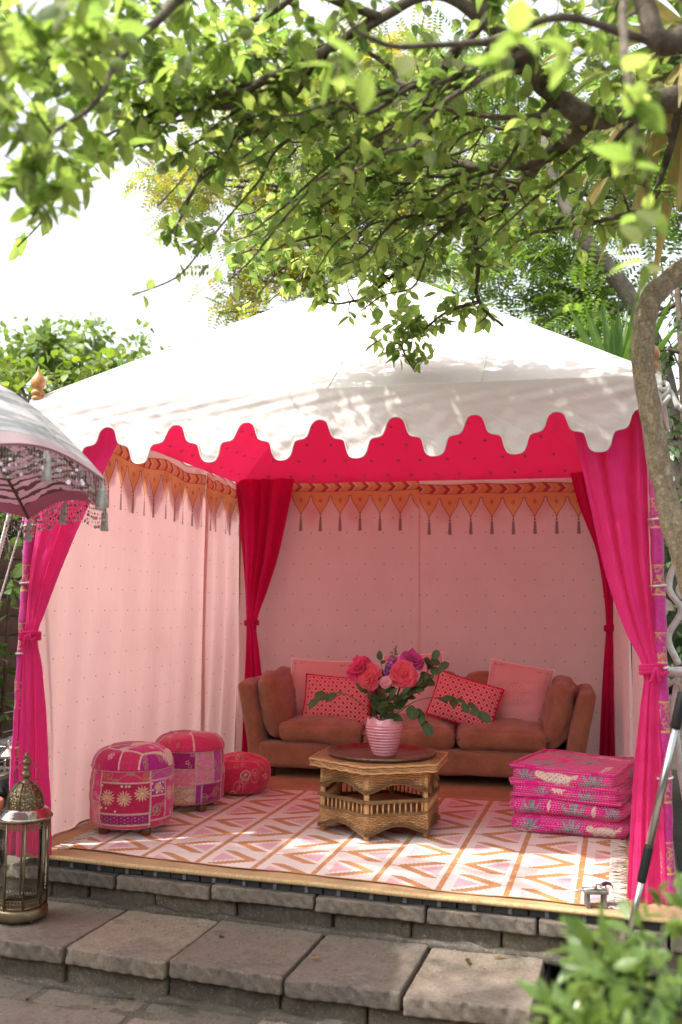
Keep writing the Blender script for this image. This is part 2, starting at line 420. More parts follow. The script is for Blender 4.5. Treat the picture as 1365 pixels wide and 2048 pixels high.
# ---- kilim rug: bilinear sheet, pattern counted in columns (u) and rows (v)
CW = 0.309
t = MT('kilim_weave'); u, v = t.uv()            # u, v in metres; stripes at u = .135 + k*CW
cu = (u - .135) / CW; k = cu.fl(); f = cu.fr()  # f across the column
NSTEP = 16.0
q = (f * NSTEP).fl() / NSTEP                    # stepped edges as in the weave
vs = (v * 160.0).fl() / 160.0
PER = .262
par = ((k * .5).fr() * 2.0)                     # 0 / 1 alternate columns
vv = (vs + par * (PER * .5)) / PER
row = vv.fl(); g = vv.fr()
flip = (row * .5).fr() * 2.0                    # direction alternates
qf = q * (1.0 - flip) + (1.0 - q) * flip
a = (qf - .15) / .70                            # 0..1 over the motif
tri = ((g - .5).ab() * 2.0)                     # 0 at centre, 1 at border
inside = a.gt(0.0) * a.lt(1.0)
zz = (1.0 - tri)                                # 1 at mid row
tc = 1.0 - a / .92                              # chevron bars: two diagonals meeting at a = .92
band = ((tri - tc).ab()).lt(.205) * inside * tri.lt(.88)
core = (tri - tc + .43).lt(0.0) * a.gt(.02) * inside
stripe = ((f - .5).ab()).gt(.455) * ((vv * 1.0 + .25).fr()).gt(.035)
thin = ((g - .5).ab()).lt(.022) * a.gt(.98)
n = t.noise(240, 3, .6); n2 = t.noise(3, 4)
col = t.mix(n.ss(.3, .7), (.72, .64, .60), (.80, .73, .69))
org = t.mix(n.ss(.3, .7), (.44, .19, .06), (.57, .27, .10)); pk = t.mix(n.ss(.3, .7), (.66, .36, .42), (.76, .45, .51))
col = t.mix(core, col, pk); col = t.mix(thin, col, org); col = t.mix(band, col, org); col = t.mix(stripe, col, org)
edge = v.lt(.012).mx(v.gt(1.70)); col = t.mix(edge, col, (.60, .26, .08))
col = t.mul(.4, col, t.mix(n2.ss(.35, .65), (.8, .79, .78), (1, 1, 1)))
M_rug = t.done(t.bsdf(col, .95, nrm=t.bump((v * 1500.0).sin() * .5 + n * .6 + t.noise(5, 3) * 3.0, .35, .006), spec=.1, sheen=.15))
rug = thing('kilim_rug', (1.5, .9, .008), 'flat woven cream rug with orange chevrons and pink triangles and fringed ends', 'rug')
FL, FR, BL, BR = np.array([.185, .115]), np.array([2.765, -.175]), np.array([.23, 1.83]), np.array([2.90, 1.84])
UU, VV = np.meshgrid(np.linspace(0, 1, 180), np.linspace(0, 1, 110))
XY = (FL * ((1 - UU) * (1 - VV))[..., None] + FR * (UU * (1 - VV))[..., None] + BL * ((1 - UU) * VV)[..., None] + BR * (UU * VV)[..., None])
XY[..., 1] += .012 * np.sin(UU * 14 + .5) * (1 - VV) + .006 * np.sin(UU * 31) * (1 - VV)
Z = .0035 + .0028 * (np.sin(UU * 23 + VV * 7) * .5 + .5) + .004 * np.maximum(0, 1 - UU * 30) * (np.sin(VV * 25) * .5 + .8)
Pw = np.concatenate([XY, Z[..., None]], -1) - np.array([1.5, .9, 0])
mb = MB(); mb.grid(Pw, np.stack([UU * 2.74, VV * 1.715], -1)); mb.build('woven_field', M_rug, rug)
for nm, ui, sg in (('fringe', 0, -1), ('fringe', 1, 1)):
    mb = MB()
    for k in range(230):
        w = (k + random.random() * .6) / 230; base = (FL * (1 - w) + BL * w) if ui == 0 else (FR * (1 - w) + BR * w)
        if ui == 0: base = base + [.002, 0]
        L = random.uniform(.05, .085); a = random.uniform(-.5, .5); s = np.linspace(0, 1, 6)
        p = np.stack([base[0] + sg * L * s * math.cos(a), base[1] + L * s * math.sin(a) + .008 * np.sin(s * 5 + k), .006 + .006 * np.sin(s * 3 + k) * s], -1) - np.array([1.5, .9, 0])
        mb.tube(p, .0022, 4)
    tag(mb.build(nm, plain('cotton_fringe', (.74, .68, .63), .95, noise_s=50, vary=.15), rug), kind='stuff')

# ============================================================ TENT
TW, TD, EAVE, APEX = 3.0, 3.16, 2.255, 3.425
tent = thing('garden_tent', (0, 0, 0), 'square white garden tent with scalloped valance, red lining and pale pink printed walls', 'tent')
# canvas
t = MT('white_canvas'); n = t.noise(5, 6, .6); n2 = t.noise(1.2, 4)
col = t.mix(n2.ss(.35, .7), (.80, .80, .77), (.76, .765, .74)); st = t.noise(14, 6, .7); col = t.mix(st.ss(.62, .75) * .25, col, (.55, .53, .46))
nr = t.bump(t.noise(4, 6, .6) * 1.0 + t.noise(500, 2) * .05, .35, .03)
M_canvas = t.done(t.translucent(t.bsdf(col, .85, spec=.2, nrm=nr), (.80, .79, .74), .30, nr))
M_liner = cloth('crimson_liner', (.72, .012, .085), .5, (.90, .03, .14), wrinkle=.15)
M_gold = plain('gold_print', (.32, .17, .06), .7, noise_s=60)
def roof_grid(ex, ez, az, nu=60, nv=40, dz=0.0, sag=.05):
    c = [(-ex, -ex), (TW + ex, -ex), (TW + ex, TD + ex), (-ex, TD + ex)]; ap = np.array([TW / 2, TD / 2, az])
    out = []
    for i in range(4):
        a, b = np.array([*c[i], ez]), np.array([*c[(i + 1) % 4], ez])
        S, T_ = np.meshgrid(np.linspace(0, 1, nu), np.linspace(0, 1, nv))
        base = a + (b - a) * S[..., None]; P = base + (ap - base) * T_[..., None]
        mid = 4 * S * (1 - S) * (1 - T_)
        P[..., 2] -= sag * mid * np.sin(PI * np.clip(T_, 0, 1)) + .006 * mid * np.sin(S * 37 + i) * (1 - T_) * np.sin(PI * T_) + dz
        out.append((P, S, T_))
    return out
mb = MB()
for P, S, T_ in roof_grid(.035, EAVE, APEX): mb.grid(P)
roof = mb.build('roof_canvas', M_canvas, tent)
for P, S, T_ in roof_grid(.035, EAVE, APEX):                  # sewn hips and panel seams
    mb = MB(); mb.tube(P[:, 0] + [0, 0, .003], .0055, 6); mb.build('hip_seam', M_canvas, roof)
    for j in (15, 30, 44):
        nr_ = np.cross(P[0, -1] - P[0, 0], P[-1, 0] - P[0, 0]); nr_ /= np.linalg.norm(nr_); nr_ *= np.sign(nr_[2]); x_ = P[0, j]; path = []
        for i in range(P.shape[0]):
            e0, e1_ = P[i, 0], P[i, -1]; L2 = np.linalg.norm(e1_ - e0)
            if L2 < 1e-4: break
            ax_ = (P[0, -1] - P[0, 0]); ax_ = ax_ / np.linalg.norm(ax_); f_ = ((x_ - e0) @ ax_) / L2
            if f_ < 0 or f_ > 1: break
            k_ = f_ * (P.shape[1] - 1); a_ = int(min(k_, P.shape[1] - 2)); path.append(P[i, a_] + (P[i, a_ + 1] - P[i, a_]) * (k_ - a_) + nr_ * .0015)
        if len(path) > 3: mb = MB(); mb.tube(path, .0028, 5); mb.build('panel_seam', M_canvas, roof)
mb = MB(); mb2 = MB()
for i, (P, S, T_) in enumerate(roof_grid(-.02, EAVE - .03, APEX - .15, sag=.062)):
    mb.grid(P)
    if i == 0: continue
    nrm = np.cross(P[0, -1] - P[0, 0], P[-1, 0] - P[0, 0]); nrm /= np.linalg.norm(nrm)
    L = np.linalg.norm(P[0, -1] - P[0, 0]); e1 = (P[0, -1] - P[0, 0]) / L; e2 = np.cross(nrm, e1)
    H = np.linalg.norm(P[-1, 0] - (P[0, 0] + P[0, -1]) / 2)
    for r_ in range(8):
        for c_ in range(16):
            x = .1 + c_ * .2 + (r_ % 2) * .1; h = .1 + r_ * .19
            if h > H * .95 or abs(x - L / 2) > L / 2 * (1 - h / H) - .05: continue
            cen = P[0, 0] + e1 * x + e2 * h
            ii = int(round(h / H * 39)); s_ = (x - L / 2 * h / H) / (L * (1 - h / H)); jj = int(round(np.clip(s_, 0, 1) * 59))
            cen = P[min(ii, 39), jj] - nrm * .004 * np.sign(nrm[2])
            for q in range(4):                                # an eight-armed star of four crossed slivers
                a = q * PI / 4; d = e1 * math.cos(a) + e2 * math.sin(a); w = e1 * -math.sin(a) + e2 * math.cos(a); Ls = .024 if q % 2 == 0 else .017
                mb2.add([cen - d * Ls, cen + w * .004, cen + d * Ls, cen - w * .004], [(0, 1, 2, 3)])
lin = mb.build('roof_lining', M_liner, tent)
tag(mb2.build('star_print', M_gold, lin, False), kind='stuff')

# valance
prof = np.array([(0, 1.915), (.02, 1.917), (.036, 1.926), (.047, 1.948), (.053, 1.975), (.060, 1.998), (.074, 2.008), (.105, 2.014), (.120, 2.023), (.129, 2.043), (.136, 2.07), (.146, 2.091), (.163, 2.103), (.1815, 2.106)])
def vz(x, ph):
    d = np.abs((x - ph + .1815) % .363 - .1815); return np.interp(d, prof[:, 0], prof[:, 1])
def valance(a, b, ph, out, seed):
    a, b = np.array(a), np.array(b); L = np.linalg.norm(b - a); nu = int(L / .006); x = np.linspace(0, L, nu); T_ = np.linspace(0, 1, 40)
    zb = vz(x, ph); zt = EAVE + .002
    Z = zt + (zb - zt)[None] * T_[:, None]
    P = (a + (b - a) * (x / L)[:, None])[None] * np.ones((40, 1, 1))
    P3 = np.concatenate([P, Z[..., None]], -1)
    dp = zt - Z
    w = wob(P3 * np.array([1, 1, 1.6]), .007, 9, seed) * np.clip(dp * 6, 0, 1) + .020 * np.clip(dp * 4, 0, 1) + wob(P3 * np.array([1, 1, 2.2]), .003, 26, seed + 1) * np.clip(dp * 5, 0, 1)
    w += .012 * np.sin((x[None] - ph) / .363 * 2 * PI + .6) * np.clip((dp - .12) * 5, 0, 1)
    # diagonal pulls at the roof edge
    w += .003 * np.sin((x[None] * 1.0 + dp * 5) * 21 + seed) * np.exp(-((dp - .07) / .05) ** 2)
    P3[..., :2] += np.array(out) * w[..., None]
    mb = MB(); mb.grid(P3, np.stack([x[None] + 0 * Z, Z], -1)); o = mb.build('valance', M_canvas, tent)
    mb = MB(); ed = P3[-1].copy(); mb.tube(ed + np.array([*out, 0]) * .001, .0042, 6); mb.build('piping', M_canvas, o)
e = .037
valance((-e, -e), (TW + e, -e), .59 + e, (0, -1), 21)
valance((-e, TD + e), (-e, -e), .3, (-1, 0), 22)
valance((TW + e, -e), (TW + e, TD + e), .3, (1, 0), 23)
valance((TW + e, TD + e), (-e, TD + e), .59, (0, 1), 24)

# printed wall panels: u in metres along the wall, v = height above the floor
def wall_mat(name, top):
    t = MT(name); u, v = t.uv(); w = (v * -1.0) + top
    n = t.noise(300, 2); n2 = t.noise(2.2, 5, .6)
    base = t.mix(n.ss(.3, .7), (.80, .545, .515), (.84, .59, .56)); base = t.mul(.5, base, t.mix(n2.ss(.3, .7), (.88, .87, .86), (1, 1, 1)))
    pv = v / .125; pr = (pv.fl() * .5).fr(); du = ((u / .15 + pr + (n2 - .5) * .5).fr() - .5) * .15; dv = (pv.fr() - .5) * .125
    dot = (du.sq() + dv.sq()).lt(.0040 ** 2) * w.gt(.2)
    ORG, RUST, MAR, PNK, TAS = (.74, .36, .16), (.64, .22, .11), (.42, .08, .055), (.78, .44, .40), (.30, .17, .15)
    c = ((u + (w - .0385).ab()) / .112).fr()
    chev = t.mix(c.gt(.30), MAR, PNK); chev = t.mix(c.gt(.42), chev, ORG); chev = t.mix(c.gt(.54), chev, RUST); chev = t.mix(c.gt(.60), chev, ORG); chev = t.mix(c.gt(.74), chev, RUST); chev = t.mix(c.gt(.80), chev, ORG); chev = t.mix(c.gt(.92), chev, RUST)
    chev = t.mix(((w - .0385).ab()).gt(.0345), chev, MAR)
    x = (((u / .166).fr()) - .5) * .166; ax = x.ab(); tt = ((w - .112) / .168).mx(0.0).mn(1.0)
    hw = ((((tt * PI + PI / 2).sin() * .5 + .5).pw(.85)) * .0735)
    pen = ax.lt(hw).mx(w.lt(.110)) * w.lt(.28) * w.gt(.077)
    outl = ((ax - hw).ab()).lt(.0028) * w.gt(.112) * w.lt(.285)
    outl = outl.mx(((w - .112).ab()).lt(.003) * ax.gt(.0735))
    dm = ax * 1.35 + (w - .148).ab(); dia = dm.lt(.021) * (1.0 - dm.lt(.015)); dia = dia.mx(dm.lt(.007))
    tas = ax.lt((w - .30) * .06 + .0085) * w.gt(.302) * w.lt(.405); bead = (x.sq() + (w - .290).sq()).lt(.0075 ** 2)
    col = t.mix(dot, base, (.13, .05, .035)); col = t.mix(tas, col, TAS); col = t.mix(bead, col, (.25, .04, .03))
    col = t.mix(pen, col, t.mix(n.ss(.3, .7), (.75, .38, .17), (.81, .44, .21))); col = t.mix(outl, col, (.32, .09, .03)); col = t.mix(dia, col, (.36, .05, .03))
    col = t.mix(w.gt(0.0) * w.lt(.077), col, chev); col = t.mix(((w - .0).ab()).lt(.002), col, MAR)
    nr = t.bump(t.noise(9, 7, .65, stretch=(1, 1, .12)) + t.noise(5, 4) * .5 + t.noise(700, 2) * .06, .42, .03)
    return t.done(t.translucent(t.bsdf(col, .9, spec=.12, nrm=nr), col, .30, nr))
def panel(a, b, zt, z0, top, out, seed, amp=.012, uoff=0.0, sag=.02, hem=0.03):
    a, b = np.array(a, float), np.array(b, float); L = np.linalg.norm(b - a); nu, nv = int(L / .02), 90
    x = np.linspace(0, L, nu); T_ = np.linspace(0, 1, nv); r = np.random.default_rng(seed)
    top_z = zt - sag * np.abs(np.sin(x / L * PI * 3)) ** 1.5 * .6
    Z = z0 + (top_z - z0)[None] * T_[:, None]
    P = np.concatenate([(a + (b - a) * (x / L)[:, None])[None] * np.ones((nv, 1, 1)), Z[..., None]], -1)
    xs = x[None] + .03 * np.sin(Z * 2 + seed); w = 0
    for k in range(9): w = w + np.sin(xs * r.uniform(3, 26) + r.uniform(0, 6)) * r.uniform(.3, 1) * (1 + .5 * np.sin(Z * r.uniform(.5, 2) + r.uniform(0, 6)))
    low = np.clip(1.15 - Z / 2.2, .35, 1); w = w * amp * .45 * low
    P[..., :2] += np.array(out) * w[..., None]
    mb = MB(); mb.grid(P, np.stack([x[None] + uoff + 0 * Z, Z + (zt - top_z)[None] * T_[:, None] ** 6], -1))
    return mb, P
def add_panel(nm, *a, mat=None, **k):
    mb, P = panel(*a, **k); o = mb.build(nm, mat, tent)
    mb = MB(); mb.tube(P[0][::2] + [0, 0, .004], .006, 6); mb.build('hem', M_hem, o)
    mb = MB(); mb.tube(P[-1][::2], .005, 6); mb.build('hem', M_hem, o); return o
M_hem = cloth('pink_hem', (.72, .46, .43), .2)
M_wa, M_wb, M_wc, M_wd = wall_mat('printed_wall_cotton', 2.236), wall_mat('printed_wall_cotton_lower', 2.199), wall_mat('printed_side_cotton', 2.205), wall_mat('printed_side_cotton_far', 2.195)
add_panel('wall_panel', (-.012, TD), (1.53, TD), 2.275, .02, 2.236, (0, -1), 31, mat=M_wa, amp=.010, uoff=.03)
add_panel('wall_panel', (1.52, TD - .004), (TW - .02, TD - .004), 2.262, .02, 2.199, (0, -1), 32, mat=M_wb, amp=.010)
add_panel('wall_panel', (-.01, .06), (-.005, 2.42), 2.262, .006, 2.205, (1, 0), 33, mat=M_wc, amp=.027, sag=.06)
add_panel('wall_panel', (.01, 2.38), (.006, TD - .006), 2.245, .006, 2.195, (1, 0), 34, mat=M_wd, amp=.026, sag=.05)
add_panel('wall_panel', (TW + .005, TD - .03), (TW + .005, 1.5), 2.262, .006, 2.205, (-1, 0), 35, mat=M_wc, amp=.016, sag=.05)
add_panel('wall_panel', (TW + .015, 1.54), (TW + .02, .05), 2.255, .006, 2.195, (-1, 0), 36, mat=M_wd, amp=.016, sag=.05)

# ties along the wall tops
M_rope = plain('white_cotton_rope', (.72, .70, .66), .9, noise_s=120, vary=.2, bump=.4)
M_tie = cloth('pink_tape', (.74, .42, .40), .2)
for i in range(8):
    x = .25 + i * .36
    mb = MB(); a = np.linspace(0, 2 * PI, 14); mb.tube(np.stack([x + .012 * np.cos(a) + .01 * np.sin(3 * a), TD - .035 + .012 * np.sin(a), 2.283 + .014 * np.sin(a * 2 + i)], -1), .005, 5)
    mb.build('tape_tie', M_tie, tent)

# posts wrapped in brocade, with turned finials
t = MT('brocade_sleeve'); x, y, z = t.obj(); zf = ((z + .03) / .29).fr()
n = t.noise(70, 3, .7); fig = ((t.noise(38, 2, .5) - .5).ab()).lt(.035)
col = t.mix(n.ss(.3, .7), (.46, .02, .19), (.58, .035, .27)); pat = zf.gt(.56)
col = t.mix(pat * fig, col, (.48, .30, .10)); col = t.mix((((zf - .56).ab()).lt(.014)).mx(zf.gt(.985)), col, (.62, .38, .10))
M_sleeve = t.done(t.bsdf(col, .55, nrm=t.bump(t.noise(30, 5) + n * .3, .3, .01), spec=.4, sheen=.2))
M_finial = plain('turned_honey_wood', (.50, .22, .07), .35, noise_s=18, vary=.35, bump=.05, spec=.5)
FIN = [(0.0, .0), (.020, .0), (.029, .006), (.031, .014), (.029, .022), (.024, .026), (.031, .032), (.034, .042), (.032, .052), (.025, .058), (.022, .062), (.027, .068), (.035, .08), (.038, .095), (.036, .11), (.028, .126), (.018, .138), (.011, .148), (.008, .158), (.005, .172), (0.001, .188)]
M_pole = plain('bamboo_pole', (.42, .30, .16), .6, noise_s=25)
posts = [(-.012, -.005, -.045, -.02, 'wrapped'), (TW - .0, -.0, TW + .015, -.03, 'wrapped'), (0, TD, -.01, TD + .02, 'plain'), (TW, TD, TW + .01, TD + .02, 'plain')]
for xt, yt, xb, yb, kind in posts:
    zs = np.linspace(0.006, EAVE - .01, 60); f = zs / EAVE; r = .028 + .0018 * np.sin(zs * 40) + .0015 * np.sin(zs * 17)
    mb = MB(); mb.tube(np.stack([xb + (xt - xb) * f, yb + (yt - yb) * f, zs], -1), r if kind == 'wrapped' else .026, 14)
    po = mb.build('pole', M_sleeve if kind == 'wrapped' else M_pole, tent)
    mb = MB(); mb.lathe(FIN, 24, (xt, yt, EAVE + .005)); mb.build('finial', M_finial, po)
    if kind == 'wrapped':
        for zc in (.52, .98, 1.33, 1.62):
            a = np.linspace(0, 2 * PI, 20, endpoint=False); ff = zc / EAVE
            mb = MB(); mb.tube(np.stack([xb + (xt - xb) * ff + .032 * np.cos(a), yb + (yt - yb) * ff + .032 * np.sin(a), zc + .003 * np.sin(a + 1)], -1), .005, 6, closed=True)
            mb.build('rope_ring', M_rope, po)
        sx = -1 if xt < 1 else 1
        mb = MB()
        for k in range(3):                                   # knotted guy rope at the eave corner
            a = np.linspace(0, 2 * PI, 24); mb.tube(np.stack([xt + sx * (.045 + .02 * np.cos(a + k)), yt - .03 + .022 * np.sin(a), EAVE - .05 - k * .035 + .02 * np.sin(a + k * 2)], -1), .010, 7)
        for k in range(2):
            s = np.linspace(0, 1, 12); mb.tube(np.stack([xt + sx * (.05 + .05 * s * (1 + k * .4)), yt - .03 - .02 * s, EAVE - .09 - .04 * s + .03 * np.sin(s * 4 + k)], -1), .009 * (1 + .4 * s), 7)
        mb.build('rope_knot', M_rope, po)

# ---- curtains tied back to the posts
M_cur = {}
def curtain(name, label, y, keys, tie_z, folds, seed, mat, amp=.05, toy=None, zb=.012):
    """keys: (z, x_left, x_right) from top to bottom"""
    k = np.array(keys, float)[::-1]; nv, nu = 150, 190
    base = (float(np.interp(tie_z, k[:, 0], (k[:, 1] + k[:, 2]) / 2)), y, zb)
    root = thing(name, base, label, 'curtain', 'curtains tied back at the tent corners')
    z = np.linspace(k[0, 0], k[-1, 0], nv); U = np.linspace(0, 1, nu); r = np.random.default_rng(seed)
    def sm(zz, zk, xk):                                       # smooth interpolation
        p = smooth_path(np.stack([zk, xk], -1), 80); return np.interp(zz, p[:, 0], p[:, 1])
    xl, xr = sm(z, k[:, 0], k[:, 1]), sm(z, k[:, 0], k[:, 2]); w = xr - xl
    d = np.abs(z - tie_z); pin = np.clip(d / .35, 0, 1); pin = pin * pin * (3 - 2 * pin)
    ph = 2 * PI * folds * (U[None] + .035 * np.sin(z * 2.3 + seed)[:, None] * np.sin(U * 6)[None]) + .5 * np.sin(z * 1.7 + seed)[:, None]
    ph = ph + .9 * np.sin(2 * PI * U * 1.7 + seed)[None]
    s1 = np.sin(ph); fold = np.sign(s1) * np.abs(s1) ** .8 + .30 * np.sin(ph * 1.63 + r.uniform(0, 6) + z[:, None] * 1.3) + .07 * np.sin(ph * 3.9 + 2 + z[:, None] * 3.1)
    A = (amp * (.35 + .65 * pin) * np.clip(w / .25, .35, 1.15))[:, None]
    Yv = fold * A * .62
    X_ = xl[:, None] + w[:, None] * (U[None] + .012 * np.sin(ph + 1.2))
    Zv = z[:, None] + 0 * X_
    # slack billows above the tie
    bl = np.exp(-((z - tie_z - .30) / .18) ** 2)[:, None]; Yv = Yv - bl * .03 * np.sin(U * PI)[None]
    Yv = Yv + wob(np.stack([X_, Yv, Zv], -1), .006, 16, seed)
    Zv[0] += .010 * np.sin(U * 19 + seed)
    if toy is not None: Yv = Yv + np.interp(z, [q[0] for q in toy], [q[1] for q in toy])[:, None]
    P = np.stack([X_ - base[0], Yv, Zv - base[2]], -1)
    mb = MB(); mb.grid(P, np.stack([U[None] + 0 * Zv, Zv], -1)); mb.build('drape', mat, root)
    # tie band with a knot and two tails
    cx = float(np.interp(tie_z, z, (xl + xr) / 2)); hw = float(np.interp(tie_z, z, w)) / 2
    a = np.linspace(0, 2 * PI, 28, endpoint=False); mb = MB(); ty = 0.0 if toy is None else float(np.interp(tie_z, [q[0] for q in toy], [q[1] for q in toy]))
    for q in (-.012, .002, .014):
        mb.tube(np.stack([cx - base[0] + (hw + .008) * np.cos(a), (.034 + .004) * np.sin(a) + ty, tie_z - zb + q + .006 * np.cos(a + 1)], -1), .0095, 7, closed=True)
    kx = cx - base[0] + hw * .5
    for q in range(3):
        s = np.linspace(0, 1, 10); an = (q - 1) * .9 + .3
        mb.tube(np.stack([kx + .05 * s * math.sin(an), ty - .045 - .012 * np.sin(s * 3), tie_z - zb - .05 * s * math.cos(an) + .012 * np.sin(s * 6 + q)], -1), .010 * (1 - .3 * s), 6)
    mb.build('tie_band', mat, root)
    return root
M_pink = cloth('hot_pink_cotton', (.87, .05, .28), .45, (.97, .07, .32), wrinkle=.5, vary=.06, vert=1.6)
M_pinkd = cloth('deep_pink_cotton', (.70, .012, .16), .30, (.8, .02, .14), wrinkle=.5, vary=.06, vert=1.6)
curtain('curtain', 'hot pink curtain tied back to the right front post beside the bark trunk', .045,
        [(2.16, 2.62, 2.99), (2.0, 2.665, 2.985), (1.70, 2.72, 2.975), (1.376, 2.785, 2.975), (1.137, 2.86, 2.985), (.975, 2.93, 3.0), (.80, 2.915, 3.005), (.55, 2.885, 3.015), (.25, 2.86, 3.022), (.012, 2.845, 3.03)], .972, 3.3, 3, M_pink, .042, toy=[(0, -.085), (1.0, -.085), (1.65, -.06), (2.0, 0)])
curtain('curtain', 'hot pink curtain tied back to the left front post behind the brass lantern', .045,
        [(2.16, .03, .47), (2.0, .0, .385), (1.65, -.012, .262), (1.42, -.015, .172), (1.20, -.018, .098), (1.07, -.02, .06), (.90, -.028, .095), (.65, -.035, .125), (.365, -.045, .150), (.012, -.05, .172)], 1.065, 2.3, 5, M_pink, .04, toy=[(0, -.085), (1.0, -.085), (1.65, -.06), (2.0, 0)])
curtain('curtain', 'dark pink curtain hanging in the back left corner behind the sofa arm', 3.02,
        [(2.25, .0, .52), (2.0, .035, .475), (1.667, .07, .405), (1.35, .105, .31), (1.08, .128, .222), (.85, .125, .245), (.5, .115, .285), (.012, .10, .32)], 1.075, 3.6, 7, M_pinkd, .045)
curtain('curtain', 'dark pink curtain in the back right corner, mostly hidden by the front curtain', 3.02,
        [(2.25, 2.70, 3.0), (2.0, 2.76, 3.0), (1.667, 2.88, 3.0), (1.35, 2.93, 3.01), (1.08, 2.945, 3.02), (.85, 2.925, 3.03), (.5, 2.90, 3.03), (.012, 2.87, 3.04)], 1.075, 3.0, 9, M_pinkd, .045)

# ============================================================ SOFA AND CUSHIONS
t = MT('brown_suede'); n = t.noise(5, 7, .72); n2 = t.noise(45, 4, .7)
col = t.mix(n.ss(.3, .7), (.29, .148, .078), (.43, .228, .128)); col = t.mix(n2.ss(.5, .8) * .35, col, (.42, .25, .17))
M_suede = t.done(t.bsdf(col, .85, nrm=t.bump(t.noise(8, 8, .72) + t.noise(3.5, 4) * .8 + n2 * .2, .9, .03), spec=.25, sheen=.35))
M_darkwood = plain('dark_wood', (.06, .03, .018), .5)
sofa = thing('sofa', (1.575, 2.65, .006), 'long terracotta brown suede sofa with flared arms at the back of the tent', 'sofa')
def part(nm, half, r, c, n=(14, 10, 10), puff=(0, 0, 0), parent=sofa, mat=M_suede, rough=.006, seed=1, fn=None, rsc=7.0):
    mb = MB(); rbox(mb, half, r, n, puff, (0, 0, 0), rough=rough, seed=seed, fn=fn, rsc=rsc)
    return mb.build(nm, mat, parent, loc=c)
part('base', (1.09, .37, .085), .03, (0, -.02, .155), (30, 10, 6), (0, .008, .0), seed=2)
for sg, s_ in ((-1, 3), (1, 4)):
    def flare(p, sg=sg):
        p = p.copy(); f = (p[..., 2] + .29) / .58; p[..., 0] += sg * (.105 * f ** 1.4); return p
    part('arm', (.062, .385, .295), .045, (sg * 1.105, -.0, .365), (6, 16, 14), (.006, .0, .01), seed=s_, fn=flare)
    def lean(p, sg=sg):
        p = p.copy(); f = (p[..., 2] + .215) / .43; p[..., 0] += sg * (.07 * f); return p
    part('arm_cushion', (.080, .33, .215), .075, (sg * .985, -.035, .495), (8, 16, 12), (.03, .02, .02), seed=s_ + 4, fn=lean, rough=.02, rsc=11)
for k, (x0, x1) in enumerate(((-.945, -.335), (-.335, .31), (.31, .945))):
    part('seat_cushion', ((x1 - x0) / 2 - .003, .335, .078), .062, ((x0 + x1) / 2, -.065, .313), (16, 14, 6), (.0, .022, .035), seed=10 + k, rough=.016, rsc=10)
    a_ = []
    for (sx_, sy_, b0_) in ((1, 1, 0), (-1, 1, 90), (-1, -1, 180), (1, -1, 270)):
        for q_ in np.linspace(0, 90, 6): a_.append(((x0 + x1) / 2 + sx_ * ((x1 - x0) / 2 - .062) + .060 * math.cos(R(b0_ + q_)), -.065 + sy_ * .273 + .060 * math.sin(R(b0_ + q_)), .322 + .004 * math.sin(q_)))
    mb = MB(); mb.tube(smooth_path(a_ + [a_[0]], 160)[:-1], .0045, 6, closed=True); mb.build('seat_piping', M_suede, sofa)
    part('back_cushion', ((x1 - x0) / 2 - .004, .105, .185), .085, ((x0 + x1) / 2, .215, .545), (14, 8, 10), (.0, .05, .02), seed=14 + k, rough=.012)
part('backrest', (1.10, .07, .30), .05, (0, .335, .385), (30, 6, 10), seed=20)
for sx in (-1, 1):
    for sy in (-1, 1):
        mb = MB(); mb.lathe([(0, 0), (.022, 0), (.028, .075), (0, .075)], 12); mb.build('leg', M_darkwood, sofa, loc=(sx * 1.0, -.02 + sy * .3, .0))

def pillow(name, label, group, c, w, h, th, roll, lean, yaw, mat, paint=None, n=70, edge=0.0, seed=0, pinch=.05):
    root = thing(name, c, label, 'cushion', group)
    S, T_ = np.meshgrid(np.linspace(-1, 1, n), np.linspace(-1, 1, n))
    f = np.clip((1 - np.abs(S) ** 2.6) * (1 - np.abs(T_) ** 2.6), 0, 1) ** .55
    X_ = S * w / 2 * (1 - pinch * (1 - T_ ** 2) * np.abs(S) ** 3); Z_ = T_ * h / 2 * (1 - pinch * (1 - S ** 2) * np.abs(T_) ** 3)
    r = np.random.default_rng(seed); dent = wob(np.stack([X_, Z_, 0 * X_], -1), .016, 12, seed) * f
    # crease lines running in from the corners
    dent += .006 * np.sin(np.arctan2(T_, S) * 16 + seed) * np.clip(np.hypot(S, T_) - .55, 0, 1) * f
    Rm = np.array(Matrix.Rotation(yaw, 3, 'Z') @ Matrix.Rotation(lean, 3, 'X') @ Matrix.Rotation(roll, 3, 'Y'))
    uv = np.stack([(S * .5 + .5) * w, (T_ * .5 + .5) * h], -1)
    col = None if paint is None else paint(uv[..., 0] - w / 2, uv[..., 1] - h / 2, w, h)
    mb = MB()
    for sg in (-1, 1):
        P = np.stack([X_, sg * (th / 2 * f) + dent * .6, Z_], -1) @ Rm.T
        mb.grid(P, uv, None if col is None else col, flip=(sg < 0) is False)
    body = mb.build('cover', mat, root)
    ring = np.concatenate([np.stack([S[0], T_[0]], -1), np.stack([S[:, -1], T_[:, -1]], -1)[1:], np.stack([S[-1], T_[-1]], -1)[::-1][1:], np.stack([S[:, 0], T_[:, 0]], -1)[::-1][1:-1]])
    rx = ring[:, 0] * w / 2 * (1 - pinch * (1 - ring[:, 1] ** 2) * np.abs(ring[:, 0]) ** 3); rz_ = ring[:, 1] * h / 2 * (1 - pinch * (1 - ring[:, 0] ** 2) * np.abs(ring[:, 1]) ** 3)
    dr = np.interp(0, [0, 1], [0, 1]); dent_r = 0 * rx
    Pr = np.stack([rx, dent_r, rz_], -1) @ Rm.T
    mb = MB(); mb.tube(Pr, edge if edge else .004, 6, closed=True); mb.build('piping', mat if not edge else M_piping, root)
    return root
